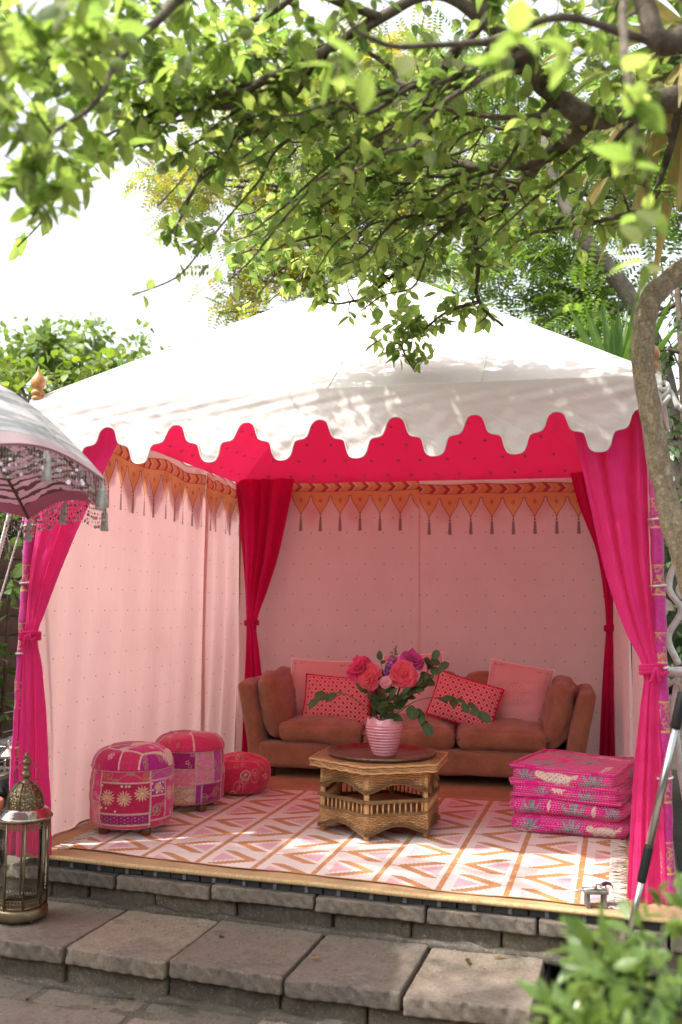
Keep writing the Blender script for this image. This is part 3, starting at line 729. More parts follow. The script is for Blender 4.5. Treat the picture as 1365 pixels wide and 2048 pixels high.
t = MT('red_lattice_weave'); u, v = t.uv()
p = ((u + v * 1.05) / .062).fr() - .5; q = ((u - v * 1.05) / .062).fr() - .5; e_ = p.ab().mx(q.ab()); n = t.noise(220, 3)
col = t.mix(e_.lt(.235), (.80, .42, .42), (.62, .012, .055)); col = t.mix(e_.gt(.44), col, (.66, .02, .075)); col = t.mul(.5, col, t.mix(n, (.6, .6, .6), (1.2, 1.2, 1.2)))
M_lattice = t.done(t.bsdf(col, .9, nrm=t.bump(e_ * .6 + n * .4, .4, .006), spec=.15, sheen=.2))
M_piping = cloth('red_knit_edge', (.60, .015, .06), 0)
M_blush = cloth(None or 'blush_cotton_print', None, 0, wrinkle=.35, vary=.05)
def blush_paint(x, z, w, h):
    c = np.ones(x.shape + (3,)) * np.array([.76, .47, .45]); rose = np.array([.58, .19, .20]); grey = np.array([.28, .17, .17])
    def blob(cx, cz, r, k, a=.8):
        m = np.clip(1.3 - ((x - cx) ** 2 + (z - cz) ** 2) / r ** 2, 0, 1)[..., None] * a; c[:] = c * (1 - m) + k * m
    for ring, nn in ((.0, 1), (.022, 6), (.045, 11), (.066, 16)):
        for i in range(nn):
            a = i / nn * 2 * PI; blob(ring * math.cos(a), ring * math.sin(a) * .9 + .01, .0075, rose, .6)
    for sx in (-1, 1):
        for sz in (-1, 1):
            r = random.Random(int(sx * 3 + sz + 9))
            for i in range(16):
                d = r.random() * .09; blob(sx * (w / 2 - .03 - (d if i % 2 else .01 * r.random())), sz * (h / 2 - .03 - (.012 * r.random() if i % 2 else d)), .0065, grey if i % 3 else rose, .6)
    return c
pg, lg = 'plain blush pillows on the sofa', 'red lattice cushions on the sofa'
pillow('throw_pillow', 'pale blush square pillow at the left arm of the sofa', pg, (.84, 2.70, .585), .50, .46, .15, R(2), R(-12), R(4), M_blush, blush_paint, seed=1)
pillow('throw_pillow', 'pale blush pillow in the middle of the sofa behind the flowers', pg, (1.55, 2.70, .625), .45, .50, .14, R(-4), R(-12), 0, M_blush, blush_paint, seed=2)
pillow('throw_pillow', 'pale blush square pillow tipped against the right arm of the sofa', pg, (2.30, 2.64, .60), .46, .45, .15, R(9), R(-16), R(-6), M_blush, blush_paint, seed=3)
pillow('lattice_cushion', 'red lattice cushion standing upright left of the flower vase', lg, (1.01, 2.50, .535), .50, .345, .13, R(3), R(-14), R(2), M_lattice, edge=.008, seed=4)
pillow('lattice_cushion', 'red lattice cushion tilted down to the right on the sofa', lg, (1.945, 2.47, .555), .475, .325, .13, R(15.5), R(-16), R(-2), M_lattice, edge=.008, seed=5)

# ============================================================ WICKER TABLE
t = MT('wicker_weave'); u, v = t.uv()
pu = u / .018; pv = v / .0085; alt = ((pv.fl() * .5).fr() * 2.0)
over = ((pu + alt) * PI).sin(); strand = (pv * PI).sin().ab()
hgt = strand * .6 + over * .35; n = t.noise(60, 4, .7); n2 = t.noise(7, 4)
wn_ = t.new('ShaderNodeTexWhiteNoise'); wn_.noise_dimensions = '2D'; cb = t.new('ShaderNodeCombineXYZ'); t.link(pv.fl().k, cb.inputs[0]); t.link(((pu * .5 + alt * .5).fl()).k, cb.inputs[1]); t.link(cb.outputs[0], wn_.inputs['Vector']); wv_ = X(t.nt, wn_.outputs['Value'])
col = t.mix(wv_, (.46, .26, .10), (.70, .45, .22)); col = t.mix(n2.ss(.4, .7) * .4, col, (.27, .13, .05)); col = t.mix(strand.lt(.36) * .5, col, (.20, .10, .04))  # dark gaps of the weave, with their shadow painted in
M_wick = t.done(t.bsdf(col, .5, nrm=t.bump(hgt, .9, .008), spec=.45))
t = MT('cane'); n = t.noise(40, 4, .7); x, y, z = t.obj()
M_cane = t.done(t.bsdf(t.mix(n.ss(.25, .75), (.46, .26, .10), (.68, .43, .20)), .45, nrm=t.bump((z * 700.0).sin() * .4 + n, .4, .004), spec=.45))
TC = (1.61, .965)
table = thing('wicker_table', (TC[0], TC[1], .006), 'hexagonal golden wicker coffee table with scalloped aprons and a lower shelf', 'table', rz=R(-2))
def hexpt(r, k): a = R(-90 + 60 * k); return np.array([r * math.cos(a), r * math.sin(a)])
def hexwall(r0, r1, zt, zb, waved, nm, nu=110, nv=44, off=.0, k0=0):
    mb = MB()
    for k in range(6):
        U, V = np.meshgrid(np.linspace(0, 1, nu), np.linspace(0, 1, nv)); low = zb + waved * (np.sin(PI * U) ** 2 * (1.0 + .12 * np.cos(2 * PI * U)))
        Z = zt + (low - zt) * V; rr = r0 + (r1 - r0) * V
        a, b = hexpt(1, k), hexpt(1, k + 1); xy = (a * (1 - U)[..., None] + b * U[..., None]) * rr[..., None]
        L = np.linalg.norm(a - b) * r0; pu_, pv_ = U * L / .018, Z / .0085; xy = xy * (1 + .011 * np.abs(np.sin(pv_ * PI)) * (1 + .6 * np.sin((pu_ + np.floor(pv_)) * PI)))[..., None]
        mb.grid(np.concatenate([xy, Z[..., None]], -1), np.stack([U * L + k * L, Z], -1), flip=True)
        e_ = np.concatenate([xy[-1], Z[-1][:, None]], -1)
        mb.tube(e_ * np.array([1.01, 1.01, 1]), .0065, 6); mb.tube(e_ * np.array([1.012, 1.012, 1]) + [0, 0, .012], .005, 6)
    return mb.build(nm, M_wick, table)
mb = MB()
ztop = .395
for k in range(6):
    a, b = hexpt(1, k), hexpt(1, k + 1); prof_ = [(.0, ztop), (.34, ztop), (.385, ztop), (.398, ztop - .006), (.404, ztop - .018), (.400, ztop - .032), (.385, ztop - .040), (.32, ztop - .040)]
    U = np.linspace(0, 1, 40); rows = []; uvr = []; s = 0
    for i, (r, z) in enumerate(prof_):
        xy = (a * (1 - U)[:, None] + b * U[:, None]) * r; rows.append(np.concatenate([xy, np.full((40, 1), z)], 1))
        if i: s += math.hypot(r - prof_[i - 1][0], z - prof_[i - 1][1])
        uvr.append(np.stack([U * .42, np.full(40, s)], -1))
    mb.grid(np.array(rows), np.array(uvr))
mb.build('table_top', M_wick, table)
for zz, rr in ((ztop - .004, .404), (ztop - .036, .400)):
    mb = MB(); P = np.concatenate([np.linspace(hexpt(rr, k), hexpt(rr, k + 1), 24, endpoint=False) for k in range(6)]); P = np.concatenate([P, zz + .002 * np.sin(np.arange(len(P)) * 1.3)[:, None]], 1)
    mb.tube(P, .006, 6, closed=True); mb.build('braided_rim', M_cane, table)
hexwall(.336, .342, ztop - .038, .250, .050, 'upper_apron')
hexwall(.340, .346, .137, .036, .050, 'lower_apron')
mb = MB(); P = np.concatenate([np.linspace(hexpt(.346, k), hexpt(.346, k + 1), 26, endpoint=False) for k in range(6)])
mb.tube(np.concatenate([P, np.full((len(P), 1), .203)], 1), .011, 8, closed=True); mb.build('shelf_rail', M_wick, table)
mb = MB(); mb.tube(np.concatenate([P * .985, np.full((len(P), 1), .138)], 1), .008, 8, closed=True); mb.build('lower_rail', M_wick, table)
mb = MB()
for k in range(6):
    U, V = np.meshgrid(np.linspace(0, 1, 30), np.linspace(0, 1, 10)); a, b = hexpt(.335, k), hexpt(.335, k + 1); xy = (a * (1 - U)[..., None] + b * U[..., None]) * V[..., None]
    mb.grid(np.concatenate([xy, np.full(U.shape + (1,), .128)], -1), xy)
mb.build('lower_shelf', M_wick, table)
sp = MB(); sp.tube([(0, 0, -.034), (0, 0, .0), (0, 0, .034)], .0052, 6); spm = sp.mesh('spindle', M_cane)
for k in range(6):
    for i in range(1, 11):
        a, b = hexpt(.342, k), hexpt(.342, k + 1); p = a + (b - a) * i / 11; link('spindle', spm, table, loc=(p[0], p[1], .171))
mb = MB(); mb.tube([(0, 0, 0), (0, 0, .1), (0, 0, .2), (0, 0, ztop - .038)], [.0145, .0155, .0155, .0155], 12); lm = mb.mesh('leg', M_cane)
for k in range(6): p = hexpt(.326, k); link('leg', lm, table, loc=(p[0], p[1], 0))

# brass tray
t = MT('tarnished_brass'); n = t.noise(9, 5, .65); n2 = t.noise(70, 4); x, y, z = t.obj()
rr = ((x.sq() + y.sq()).pw(.5)); eng = ((rr * 210.0).sin()) * .5 + t.voro(55) * .8
col = t.mix(n.ss(.3, .7), (.17, .12, .075), (.30, .22, .13)); col = t.mix(n2.ss(.55, .75) * .5, col, (.09, .06, .045))
M_tray = t.done(t.bsdf(col, .34, .85, nrm=t.bump(eng, .3, .003), spec=.5))
tray = thing('brass_tray', (1.615, .975, .006 + ztop + .0008), 'large round tarnished brass tray on the wicker table', 'tray')
mb = MB(); mb.lathe([(0, 0), (.262, 0), (.280, .006), (.292, .016), (.298, .020), (.305, .019), (.302, .012), (.288, .0), (.27, -.0005), (0, -.0005)], 72); mb.build('dish', M_tray, tray)
mb = MB(); a = np.linspace(0, 2 * PI, 90, endpoint=False); mb.tube(np.stack([.301 * np.cos(a), .301 * np.sin(a), .020 + .001 * np.sin(a * 40)], -1), .0045, 6, closed=True); mb.build('rolled_rim', M_tray, tray)

# vase
t = MT('pink_glaze'); n = t.noise(6, 4)
M_vase = t.done(t.bsdf(t.mix(n.ss(.3, .7), (.70, .275, .34), (.78, .34, .40)), .12, spec=.6, coat=.6, nrm=t.bump(t.noise(14, 3), .04, .01)))
VB = np.array([1.635, .955, .006 + ztop + .0025])
vase = thing('ribbed_vase', VB, 'glossy pink ceramic vase with ribs and a wavy rim on the brass tray', 'vase')
zz = np.linspace(0, .205, 90); rb = np.interp(zz, [0, .02, .06, .11, .15, .18, .205], [.058, .066, .081, .096, .103, .102, .092]) + .0046 * np.abs(np.sin(zz / .0162 * PI)) * np.clip((.185 - zz) * 40, 0, 1) * np.clip(zz * 60, 0, 1)
outer = list(zip(rb, zz)); inner = [(.086, .200), (.085, .15), (.07, .05), (0, .045)]
def scal(r, z, th): return r * (1 + .02 * np.cos(th * 6) * np.clip((z - .175) * 30, 0, 1)), z + .006 * np.cos(th * 6) * np.clip((z - .18) * 40, 0, 1)
mb = MB(); mb.lathe([(0, 0), (.05, 0)] + outer + inner, 60, mod=scal); mb.build('body', M_vase, vase)

# ============================================================ FLOWERS
def leafmat(name, a, b, trans=.4, rough=.5, tint=1.5, use_obj=False, spec=.4):
    t = MT(name); n = t.noise(9, 3); u, v = t.uv(); r = t.rnd() if use_obj else None
    base = t.mix(n.ss(.3, .7), a, b)
    if use_obj: base = t.mul(1.0, base, t.mix(r, (.72, .78, .7), (1.25, 1.15, 1.1)))
    else: base = t.mul(1.0, base, t.attr())
    vein = ((u - .5).ab()).lt(.03); base = t.mix(vein * .35, base, (.25, .3, .12))
    tc = t.mul(1.0, base, (tint * 1.05, tint * 1.15, tint * .55))
    sh = t.bsdf(base, rough, spec=spec, nrm=t.bump(t.noise(40, 3) + ((u - .5).ab() * 8.0 + v * 14.0).sin() * .3, .25, .004))
    return t.done(t.translucent(sh, tc, trans))
def leaf_tpl(L, W, fold=.25, curl=.2, nv=6, tip=1.0, shape='ovate'):
    """leaf along +Y from the origin, face up +Z; three columns"""
    s = np.linspace(0, 1, nv)
    if shape == 'ovate': w = np.sin(PI * s ** .8) ** .85
    elif shape == 'round': w = np.sqrt(np.clip(1 - (2 * s - 1) ** 2, 0, 1)) ** .8
    else: w = np.clip(np.sin(PI * (s * .93 + .05)), 0, 1) ** .6
    w = w * W / 2; w[0] = W * .03; w[-1] = W * .01
    y = s * L; zc = -curl * L * s ** 2
    P = np.stack([np.stack([-w, y, zc + fold * w], -1), np.stack([0 * w, y, zc], -1), np.stack([w, y, zc + fold * w], -1)], 1)
    uv = np.stack([np.stack([0 * s, s], -1), np.stack([0 * s + .5, s], -1), np.stack([0 * s + 1, s], -1)], 1)
    q = []
    for i in range(nv - 1):
        for j in range(2): q.append((i * 3 + j, i * 3 + j + 1, (i + 1) * 3 + j + 1, (i + 1) * 3 + j))
    return P.reshape(-1, 3), np.array(q), uv.reshape(-1, 2)
def frames(d, up, roll=None):
    """(n,3,3) matrices whose Y axis is d and whose Z axis leans to up"""
    d = d / (np.linalg.norm(d, axis=-1, keepdims=True) + 1e-9); x = np.cross(d, up); x /= np.linalg.norm(x, axis=-1, keepdims=True) + 1e-9; z = np.cross(x, d)
    if roll is not None:
        c, s = np.cos(roll)[:, None], np.sin(roll)[:, None]; x, z = x * c + z * s, z * c - x * s
    return np.stack([x, d, z], -1)
M_bleaf = leafmat('bouquet_leaf', (.045, .10, .035), (.075, .15, .055), .25, .45, 1.3)
M_stem = plain('green_stem', (.09, .16, .04), .6, noise_s=30)
t = MT('petal'); base = t.attr(); u, v = t.uv(); n = t.noise(60, 3)
M_petal = t.done(t.translucent(t.bsdf(t.mul(.5, base, t.mix(n, (.75, .7, .7), (1.1, 1.1, 1.1))), .6, spec=.25, sheen=.3, nrm=t.bump((u * 60.0).sin() + n, .15, .003)), base, .35))
mouth = VB + np.array([0, 0, .195])
def stem_to(mb, p, r=.0032, bend=.02, seed=0):
    a = mouth + np.array([random.uniform(-.03, .03), random.uniform(-.03, .03), -.03]); p = np.asarray(p, float); m = (a + p) / 2 + np.array([random.uniform(-bend, bend), random.uniform(-bend, bend), .02])
    path = smooth_path([a, m, p], 12); mb.tube(path, r, 6); return path
def peony(label, pos, rad, cols, face, tight=0.0, npet=46, seed=0):
    pos = np.asarray(pos, float); root = thing('peony', tuple(pos), label, 'flower', 'peonies in the pink vase'); r = np.random.default_rng(seed)
    f = np.asarray(face, float); f /= np.linalg.norm(f); Rm = frames(f[None], np.array([[0.01, .3, 1.0]]))[0]
    mb = MB(); S, T_ = np.meshgrid(np.linspace(-1, 1, 7), np.linspace(0, 1, 7))
    for i in range(npet):
        k = (i + .5) / npet; az = i * 2.39996; op = (1 - k) * 0 + k                   # inner to outer
        el = R(84) - op * R(96 - 55 * tight) + r.normal() * .13; w = rad * (.45 + .55 * k) * r.uniform(.85, 1.15); L = rad * (.62 + .52 * k) * r.uniform(.88, 1.1)
        wid = np.sin(PI * (T_ * .80 + .12)) ** .7
        x = S * w * wid * .85; cup = (x / rad) ** 2 * rad * .55
        yy = T_ * L * (1 + .05 * np.sin(S * 9 + i)) ; zz = cup + .30 * L * np.sin(T_ * PI * .9) + .02 * rad * np.sin(S * 8 + i) * T_ + .25 * L * T_ ** 3 * (1 - k) - .12 * L * T_ ** 4 * k
        # petal in a frame leaning out from the flower axis (+Y)
        ce, se = math.cos(el), math.sin(el)
        out = np.array([math.cos(az), 0, math.sin(az)]); side = np.array([-math.sin(az), 0, math.cos(az)]); ax = np.array([0, 1.0, 0])
        along = out * ce + ax * se; inn = -out * se + ax * ce
        P = side * x[..., None] + along * yy[..., None] + inn * zz[..., None] + out * rad * .06 * k
        c0, c1 = np.array(cols[0]), np.array(cols[1]); m = np.clip(k + r.normal() * .15, 0, 1); cc = c0 * (1 - m) + c1 * m
        col = np.ones(P.shape) * cc * (.8 + .3 * T_[..., None]) 
        mb.grid((P - ax * rad * .35) @ Rm.T, np.stack([S * .5 + .5, T_], -1), col)
    mb.build('petals', M_petal, root)
    mb = MB(); p2 = stem_to(mb, pos - f * rad * .5); 
    for V in mb.v: V -= pos
    mb.build('stem', M_stem, root)
    mb = MB(); tv, tq, tuv = leaf_tpl(rad * .9, rad * .5); n = 5; az = np.arange(n) * 2 * PI / n
    d = np.stack([np.cos(az), np.full(n, -.15), np.sin(az)], -1) @ Rm.T; mb.inst(tv, tq, frames(d, np.tile(f, (n, 1))), np.tile(-f * rad * .45, (n, 1)), np.ones((n, 3)), tuv=tuv); mb.build('sepals', M_bleaf, root)
    return root
HOT, CORAL, BLUSH, PURP = ((.85, .035, .13), (.82, .05, .20)), ((.88, .10, .12), (.90, .13, .21)), ((.80, .28, .33), (.85, .42, .46)), ((.66, .045, .30), (.76, .10, .40))
peony('hot pink peony, the leftmost bloom in the vase', (1.498, .90, .888), .064, HOT, (-.5, -.55, .55), seed=1)
peony('coral peony just right of the leftmost hot pink bloom', (1.562, .86, .842), .064, CORAL, (-.35, -.75, .45), seed=2)
peony('small half closed pale pink peony at the front centre of the bouquet', (1.665, .84, .802), .044, BLUSH, (.05, -.75, .6), tight=.9, npet=30, seed=3)
peony('coral peony at the right front of the bouquet', (1.760, .87, .856), .066, CORAL, (.3, -.8, .25), seed=4)
peony('purple magenta peony at the top right of the bouquet', (1.795, .95, .932), .060, PURP, (.45, -.35, .7), tight=.25, seed=5)
# foxglove
root = thing('foxglove', (1.69, .93, .83), 'violet foxglove spike with hanging bells behind the peonies', 'flower'); mb = MB(); mbs = MB()
path = smooth_path([mouth + [.01, .02, 0], (1.68, .94, .82), (1.705, .93, 1.01)], 20); mbs.tube(path - np.array([1.69, .93, .83]), .003, 6)
for i in range(20):
    k = i / 19; c = np.array([1.665 + .03 * k, .93, .83 + .155 * k]); az = i * 2.4; L = .042 * (1 - .6 * k); rr = .013 * (1 - .55 * k)
    d = np.array([math.cos(az) * .9, math.sin(az) * .9 - .2, -.25 + .5 * k]); d /= np.linalg.norm(d)
    s = np.linspace(0, 1, 7); bell = np.array([.35, .55, .75, .85, .9, 1.15, 1.4]) * rr
    mb.tube(c + d * (s * L)[:, None] - np.array([1.69, .93, .83]) - np.array([0, 0, .4]) * (s ** 2 * L * .4)[:, None], bell, 8, col=(.50, .14, .60) if k < .75 else (.35, .30, .2), cap=False)
mb.build('bells', M_petal, root); mbs.build('stem', M_stem, root)
# leafy sprigs
def sprig(label, pts, nleaf, size, wid, col, seed, start=.3, droop=.2, shape='round'):
    pts = np.asarray(pts, float); base = mouth; root = thing('leafy_sprig', tuple(base), label, 'foliage', 'leafy sprigs in the pink vase'); r = np.random.default_rng(seed)
    path = smooth_path([mouth + [0, 0, -.03]] + list(pts), 30); mb = MB(); mb.tube(path - base, np.linspace(.003, .0012, len(path)), 5); mb.build('stem', M_stem, root)
    tv, tq, tuv = leaf_tpl(size, wid, .18, .18, 7, shape=shape); me = None
    mb = MB(); mb.add(tv, tq, uv=tuv); me = mb.mesh('leaf', M_bleaf_o)
    for i in range(nleaf):
        k = start + (1 - start) * (i + .5) / nleaf; j = min(len(path) - 2, int(k * (len(path) - 1))); tg = path[j + 1] - path[j]; tg /= np.linalg.norm(tg)
        sd_ = np.cross(tg, [0, 0, 1.0]); sd_ /= np.linalg.norm(sd_) + 1e-9; sg = 1 if i % 2 else -1
        d = tg * .5 + sd_ * sg * .8 + r.normal(size=3) * .3 - np.array([0, 0, droop])
        if i == nleaf - 1: d = tg
        Mx = frames(d[None], np.array([[r.normal() * .4, -.7, .7]]))[0] * r.uniform(.7, 1.15)
        m4 = Matrix([list(Mx[a]) + [(path[j] - base)[a]] for a in range(3)] + [[0, 0, 0, 1]]); link('leaf', me, root, mw=m4)
M_bleaf_o = leafmat('sprig_leaf', (.06, .12, .05), (.10, .18, .085), .28, .45, 1.3, use_obj=True)
sprig('low sprig with three broad leaves reaching out to the left', [(1.48, .90, .71), (1.36, .88, .745), (1.27, .87, .70)], 7, .092, .06, 0, 1, .45)
sprig('long sprig arching far out to the right over the sofa cushion', [(1.82, .90, .71), (2.02, .86, .735), (2.17, .84, .66)], 9, .085, .055, 0, 2, .5)
sprig('tall eucalyptus sprig rising at the right of the bouquet', [(1.75, .93, .74), (1.86, .95, .84), (1.915, .95, .945)], 19, .075, .058, 0, 3, .2, .05)
sprig('sprig of round leaves in the right middle of the bouquet', [(1.76, .92, .72), (1.85, .90, .80), (1.955, .90, .89)], 17, .072, .058, 0, 4, .25, .05)
sprig('sprig drooping over the right side of the vase', [(1.76, .88, .68), (1.84, .85, .66), (1.885, .83, .59)], 8, .078, .058, 0, 5, .4, .4)
sprig('short dark leafy sprig under the coral peony', [(1.60, .86, .70), (1.55, .84, .76)], 8, .075, .045, 0, 6, .2, .0, 'ovate')
sprig('short leafy sprig at the front centre of the vase', [(1.66, .85, .68), (1.69, .82, .735)], 9, .075, .045, 0, 7, .2, .0, 'ovate')
sprig('short leafy sprig under the right coral peony', [(1.71, .87, .69), (1.76, .84, .755)], 9, .08, .05, 0, 8, .2, .0, 'ovate')
sprig('small leafy sprig standing at the back of the bouquet', [(1.63, .98, .78), (1.60, 1.0, .94)], 9, .055, .035, 0, 9, .3, .0, 'ovate')
sprig('leafy sprig in the middle of the bouquet between the blooms', [(1.65, .92, .74), (1.66, .92, .86)], 10, .07, .042, 0, 10, .2, .0, 'ovate')

# ============================================================ PATCHWORK OTTOMANS
M_patch = None
t = MT('patchwork_cloth'); n = t.noise(70, 4, .7); n2 = t.noise(9, 4); base = t.attr()
col = t.mul(.55, base, t.mix(n.ss(.3, .7), (.6, .58, .6), (1.15, 1.15, 1.15)))
M_patch = t.done(t.bsdf(col, .7, nrm=t.bump(n * .6 + n2 + t.noise(300, 2) * .2, .35, .008), spec=.3, sheen=.3))
PALP = [(.52, .006, .12), (.62, .015, .21), (.42, .01, .22), (.72, .22, .31), (.33, .008, .14), (.62, .03, .13), (.46, .01, .07), (.52, .06, .32), (.66, .44, .33)]
CREAM, GOLD = np.array([.74, .60, .50]), np.array([.45, .28, .10])
def paint_patches(U, V, rects, seed, su=1.0):
    """U, V in metres; rects: (u0,u1,v0,v1,colour,motif); returns colour and trim mask"""
    r = random.Random(seed); C = np.ones(U.shape + (3,)) * np.array(PALP[0]); tr = np.zeros(U.shape)
    def dab(m, k, a=1.0):
        m = np.clip(m, 0, 1)[..., None] * a; C[:] = C * (1 - m) + np.asarray(k) * m
    for (u0, u1, v0, v1, k, mot) in rects:
        ins = ((U >= u0) & (U < u1) & (V >= v0) & (V < v1)).astype(float); dab(ins, k)
        if mot == 'flower':
            nn = max(1, int((u1 - u0) / .085)); 
            for i in range(nn):
                cu, cv = u0 + (i + .5) * (u1 - u0) / nn, v0 + (v1 - v0) * r.uniform(.5, .66); ru = min(.04, (v1 - v0) * .36)
                d = np.hypot(U - cu, V - cv); an = np.arctan2(V - cv, U - cu); pet = ru * (.62 + .25 * np.cos(an * 6)); spk = ru * (.7 + .35 * np.cos(an * 14 + i))
                dab(ins * np.clip((spk - d) * 900, 0, 1), CREAM, .75); dab(ins * np.clip((pet - d) * 900, 0, 1), (.58, .40, .20)); dab(ins * np.clip((pet * .72 - d) * 900, 0, 1), (.66, .25, .18), .8); dab(ins * np.clip((ru * .2 - d) * 900, 0, 1), (.6, .55, .3))
            for i in range(7): d = np.hypot(U - r.uniform(u0, u1), V - r.choice([v0 + .015, v1 - .015, v0 + .03])); dab(ins * np.clip((.006 - d) * 900, 0, 1), (.75, .68, .62))
        elif mot == 'dots':
            a, b = (U / .018) % 1 - .5, (V / .018 + .5 * (np.floor(U / .018) % 2)) % 1 - .5; dab(ins * (np.hypot(a, b) < .28), (.12, .02, .06)); dab(ins * (np.hypot(a - .12, b + .12) < .11), (.8, .6, .6))
        elif mot == 'scroll':
            for i in range(4):
                cu, cv, rr = r.uniform(u0, u1), r.uniform(v0, v1), r.uniform(.012, .028); d = np.hypot((U - cu), (V - cv) * 1.2); k2 = GOLD if i % 2 else np.array([.25, .3, .28])
                dab(ins * np.clip((.004 - np.abs(d - rr)) * 700, 0, 1), k2, .7); dab(ins * np.clip((rr * .45 - d) * 700, 0, 1), k2, .5)
            dab(ins * np.clip((.004 - np.abs(V - (v0 + v1) / 2 - .018 * np.sin(U * 38))) * 600, 0, 1), GOLD, .6)
        elif mot == 'sprig':
            for i in range(6):
                cu, cv = r.uniform(u0, u1), r.uniform(v0, v1)
                for j in range(5): d = np.hypot(U - cu - .009 * math.cos(j * 1.3), V - cv - .009 * math.sin(j * 1.3)); dab(ins * np.clip((.0045 - d) * 900, 0, 1), (.50, .32, .22) if i % 2 else (.7, .55, .55), .7)
        bd = np.maximum(np.minimum(np.abs(U - u0), np.abs(U - u1)) * 1e3 * 0 + 9, 9)
        du = np.where((V >= v0 - .003) & (V <= v1 + .003), np.minimum(np.abs(U - u0), np.abs(U - u1)), 9); dv = np.where((U >= u0 - .003) & (U <= u1 + .003), np.minimum(np.abs(V - v0), np.abs(V - v1)), 9)
        tr = np.maximum(tr, np.clip((.0052 - np.minimum(du, dv)) * 500, 0, 1))
    bead = .75 + .25 * np.sin(U * 700) * np.sin(V * 700)
    C = C * (1 - tr[..., None]) + (CREAM * np.array([1, .93, .9])) * tr[..., None] * bead[..., None]
    return C, tr
def ottoman(label, cx, cy, r, h0, hs, hd, front, topk, seed, az0):
    """az0: azimuth of the patch list's zero"""
    root = thing('patchwork_ottoman', (cx, cy, .006), label, 'ottoman', 'round patchwork ottomans on wooden feet')
    n = 420; th = np.linspace(0, 2 * PI, n, endpoint=False); zs = np.linspace(h0, hs, 110)
    U, V = np.meshgrid(th * r, zs); circ = 2 * PI * r
    rects = [(a * circ, b * circ, h0 + (hs - h0) * c, h0 + (hs - h0) * d, k, m) for a, b, c, d, k, m in front]
    C, tr = paint_patches(U, V, rects, seed)
    f = (zs - h0) / (hs - h0); bul = np.where(f < .08, -.02 * (1 - f / .08) ** 2, 0) + .008 * np.sin(PI * f)
    rr = r + bul[:, None] + .0035 * tr + wob(np.stack([U, V, 0 * U], -1), .004, 20, seed)
    P = np.stack([rr * np.cos(th + az0), rr * np.sin(th + az0), V], -1); mb = MB(); mb.grid(P, None, C, cu=True)
    mb.add(np.array([[0, 0, h0 + .002]]), None, None); b0 = mb.n - 1; mb.t.append(np.array([(b0, (j + 1) % n, j) for j in range(n)])); mb.build('drum_cover', M_patch, root)
    # padded lid
    ph = np.linspace(0, PI / 2, 60); A, B = np.meshgrid(th, ph); rad = (r + .006) * np.cos(B) ** .55; Z = hs - .0 + (hd - hs) * np.sin(B) ** .9
    Xf, Yf = rad * np.cos(A + az0), rad * np.sin(A + az0); rg = np.random.default_rng(seed); pts = rg.uniform(-r, r, (13, 2)); D = np.stack([np.hypot(Xf - a, (Yf - b)) for a, b in pts], -1); o = np.argsort(D, -1); d0, d1 = np.take_along_axis(D, o[..., :1], -1)[..., 0], np.take_along_axis(D, o[..., 1:2], -1)[..., 0]
    tr = np.clip((.009 - (d1 - d0)) * 300, 0, 1); C = np.array(topk)[o[..., 0] % len(topk)]
    for i in range(26):
        a, b = rg.uniform(-r, r, 2); d = np.hypot(Xf - a, Yf - b); rr_ = rg.uniform(.008, .022); m = (np.clip((rr_ - d) * 500, 0, 1) * (.55 + .45 * np.cos(np.arctan2(Yf - b, Xf - a) * 6)))[..., None] * .8; C = C * (1 - m) + (GOLD if i % 3 else CREAM) * m
    rim = (B < .05); tr = tr * (1 - rim); C = C * (1 - tr[..., None]) + CREAM * tr[..., None]; C = np.where(rim[..., None], np.array([.52, .01, .13]), C)
    P = np.stack([Xf, Yf, Z + .004 * tr + wob(np.stack([Xf, Yf, 0 * Xf], -1), .006, 14, seed) * np.sin(B)], -1); mb = MB(); mb.grid(P, None, C, cu=True); mb.build('padded_lid', M_patch, root)
    fm = MB(); fm.lathe([(0, 0), (.017, 0), (.024, .006), (.029, .018), (.030, .030), (.026, h0 + .004), (0, h0 + .004)], 20); fmm = fm.mesh('foot', plain('red_brown_wood', (.16, .05, .025), .3, noise_s=20, bump=.05))
    for k in range(4): a = R(45 + 90 * k) + az0 * 0 + R(8); link('foot', fmm, root, loc=((r - .055) * math.cos(a), (r - .055) * math.sin(a), 0))
    return root
P_ = PALP
f1 = [(.30, .345, 0, 1, P_[5], 'scroll'), (.34, .40, .45, 1, P_[1], 'sprig'), (.0, .09, .12, 1, P_[2], 'flower'), (.80, 1.0, .0, 1, P_[0], 'scroll'), (.345, .40, 0, .45, P_[3], 'sprig'), (.09, .30, 0, .5, P_[1], 'flower'), (.09, .30, .5, 1, P_[4], 'scroll'),
      (.40, .60, .80, 1.0, P_[5], 'scroll'), (.40, .60, .27, .80, P_[6], 'flower'), (.40, .60, .08, .27, P_[4], 'dots'), (.40, .60, 0, .08, P_[5], None), (.60, .67, .56, .82, P_[2], 'flower'), (.60, .67, .14, .56, P_[0], 'scroll'), (.60, .80, 0, .14, P_[5], 'sprig'), (.60, .80, .82, 1, P_[7], 'scroll'), (.67, .80, .14, .82, P_[1], 'flower')]
ottoman('hot pink patchwork ottoman with cream flowers, the nearest of the two on feet', .316, .56, .214, .05, .350, .462, f1, [P_[1], P_[2], P_[7], P_[0], P_[5]], 5, R(-90 - 180) + R(14))
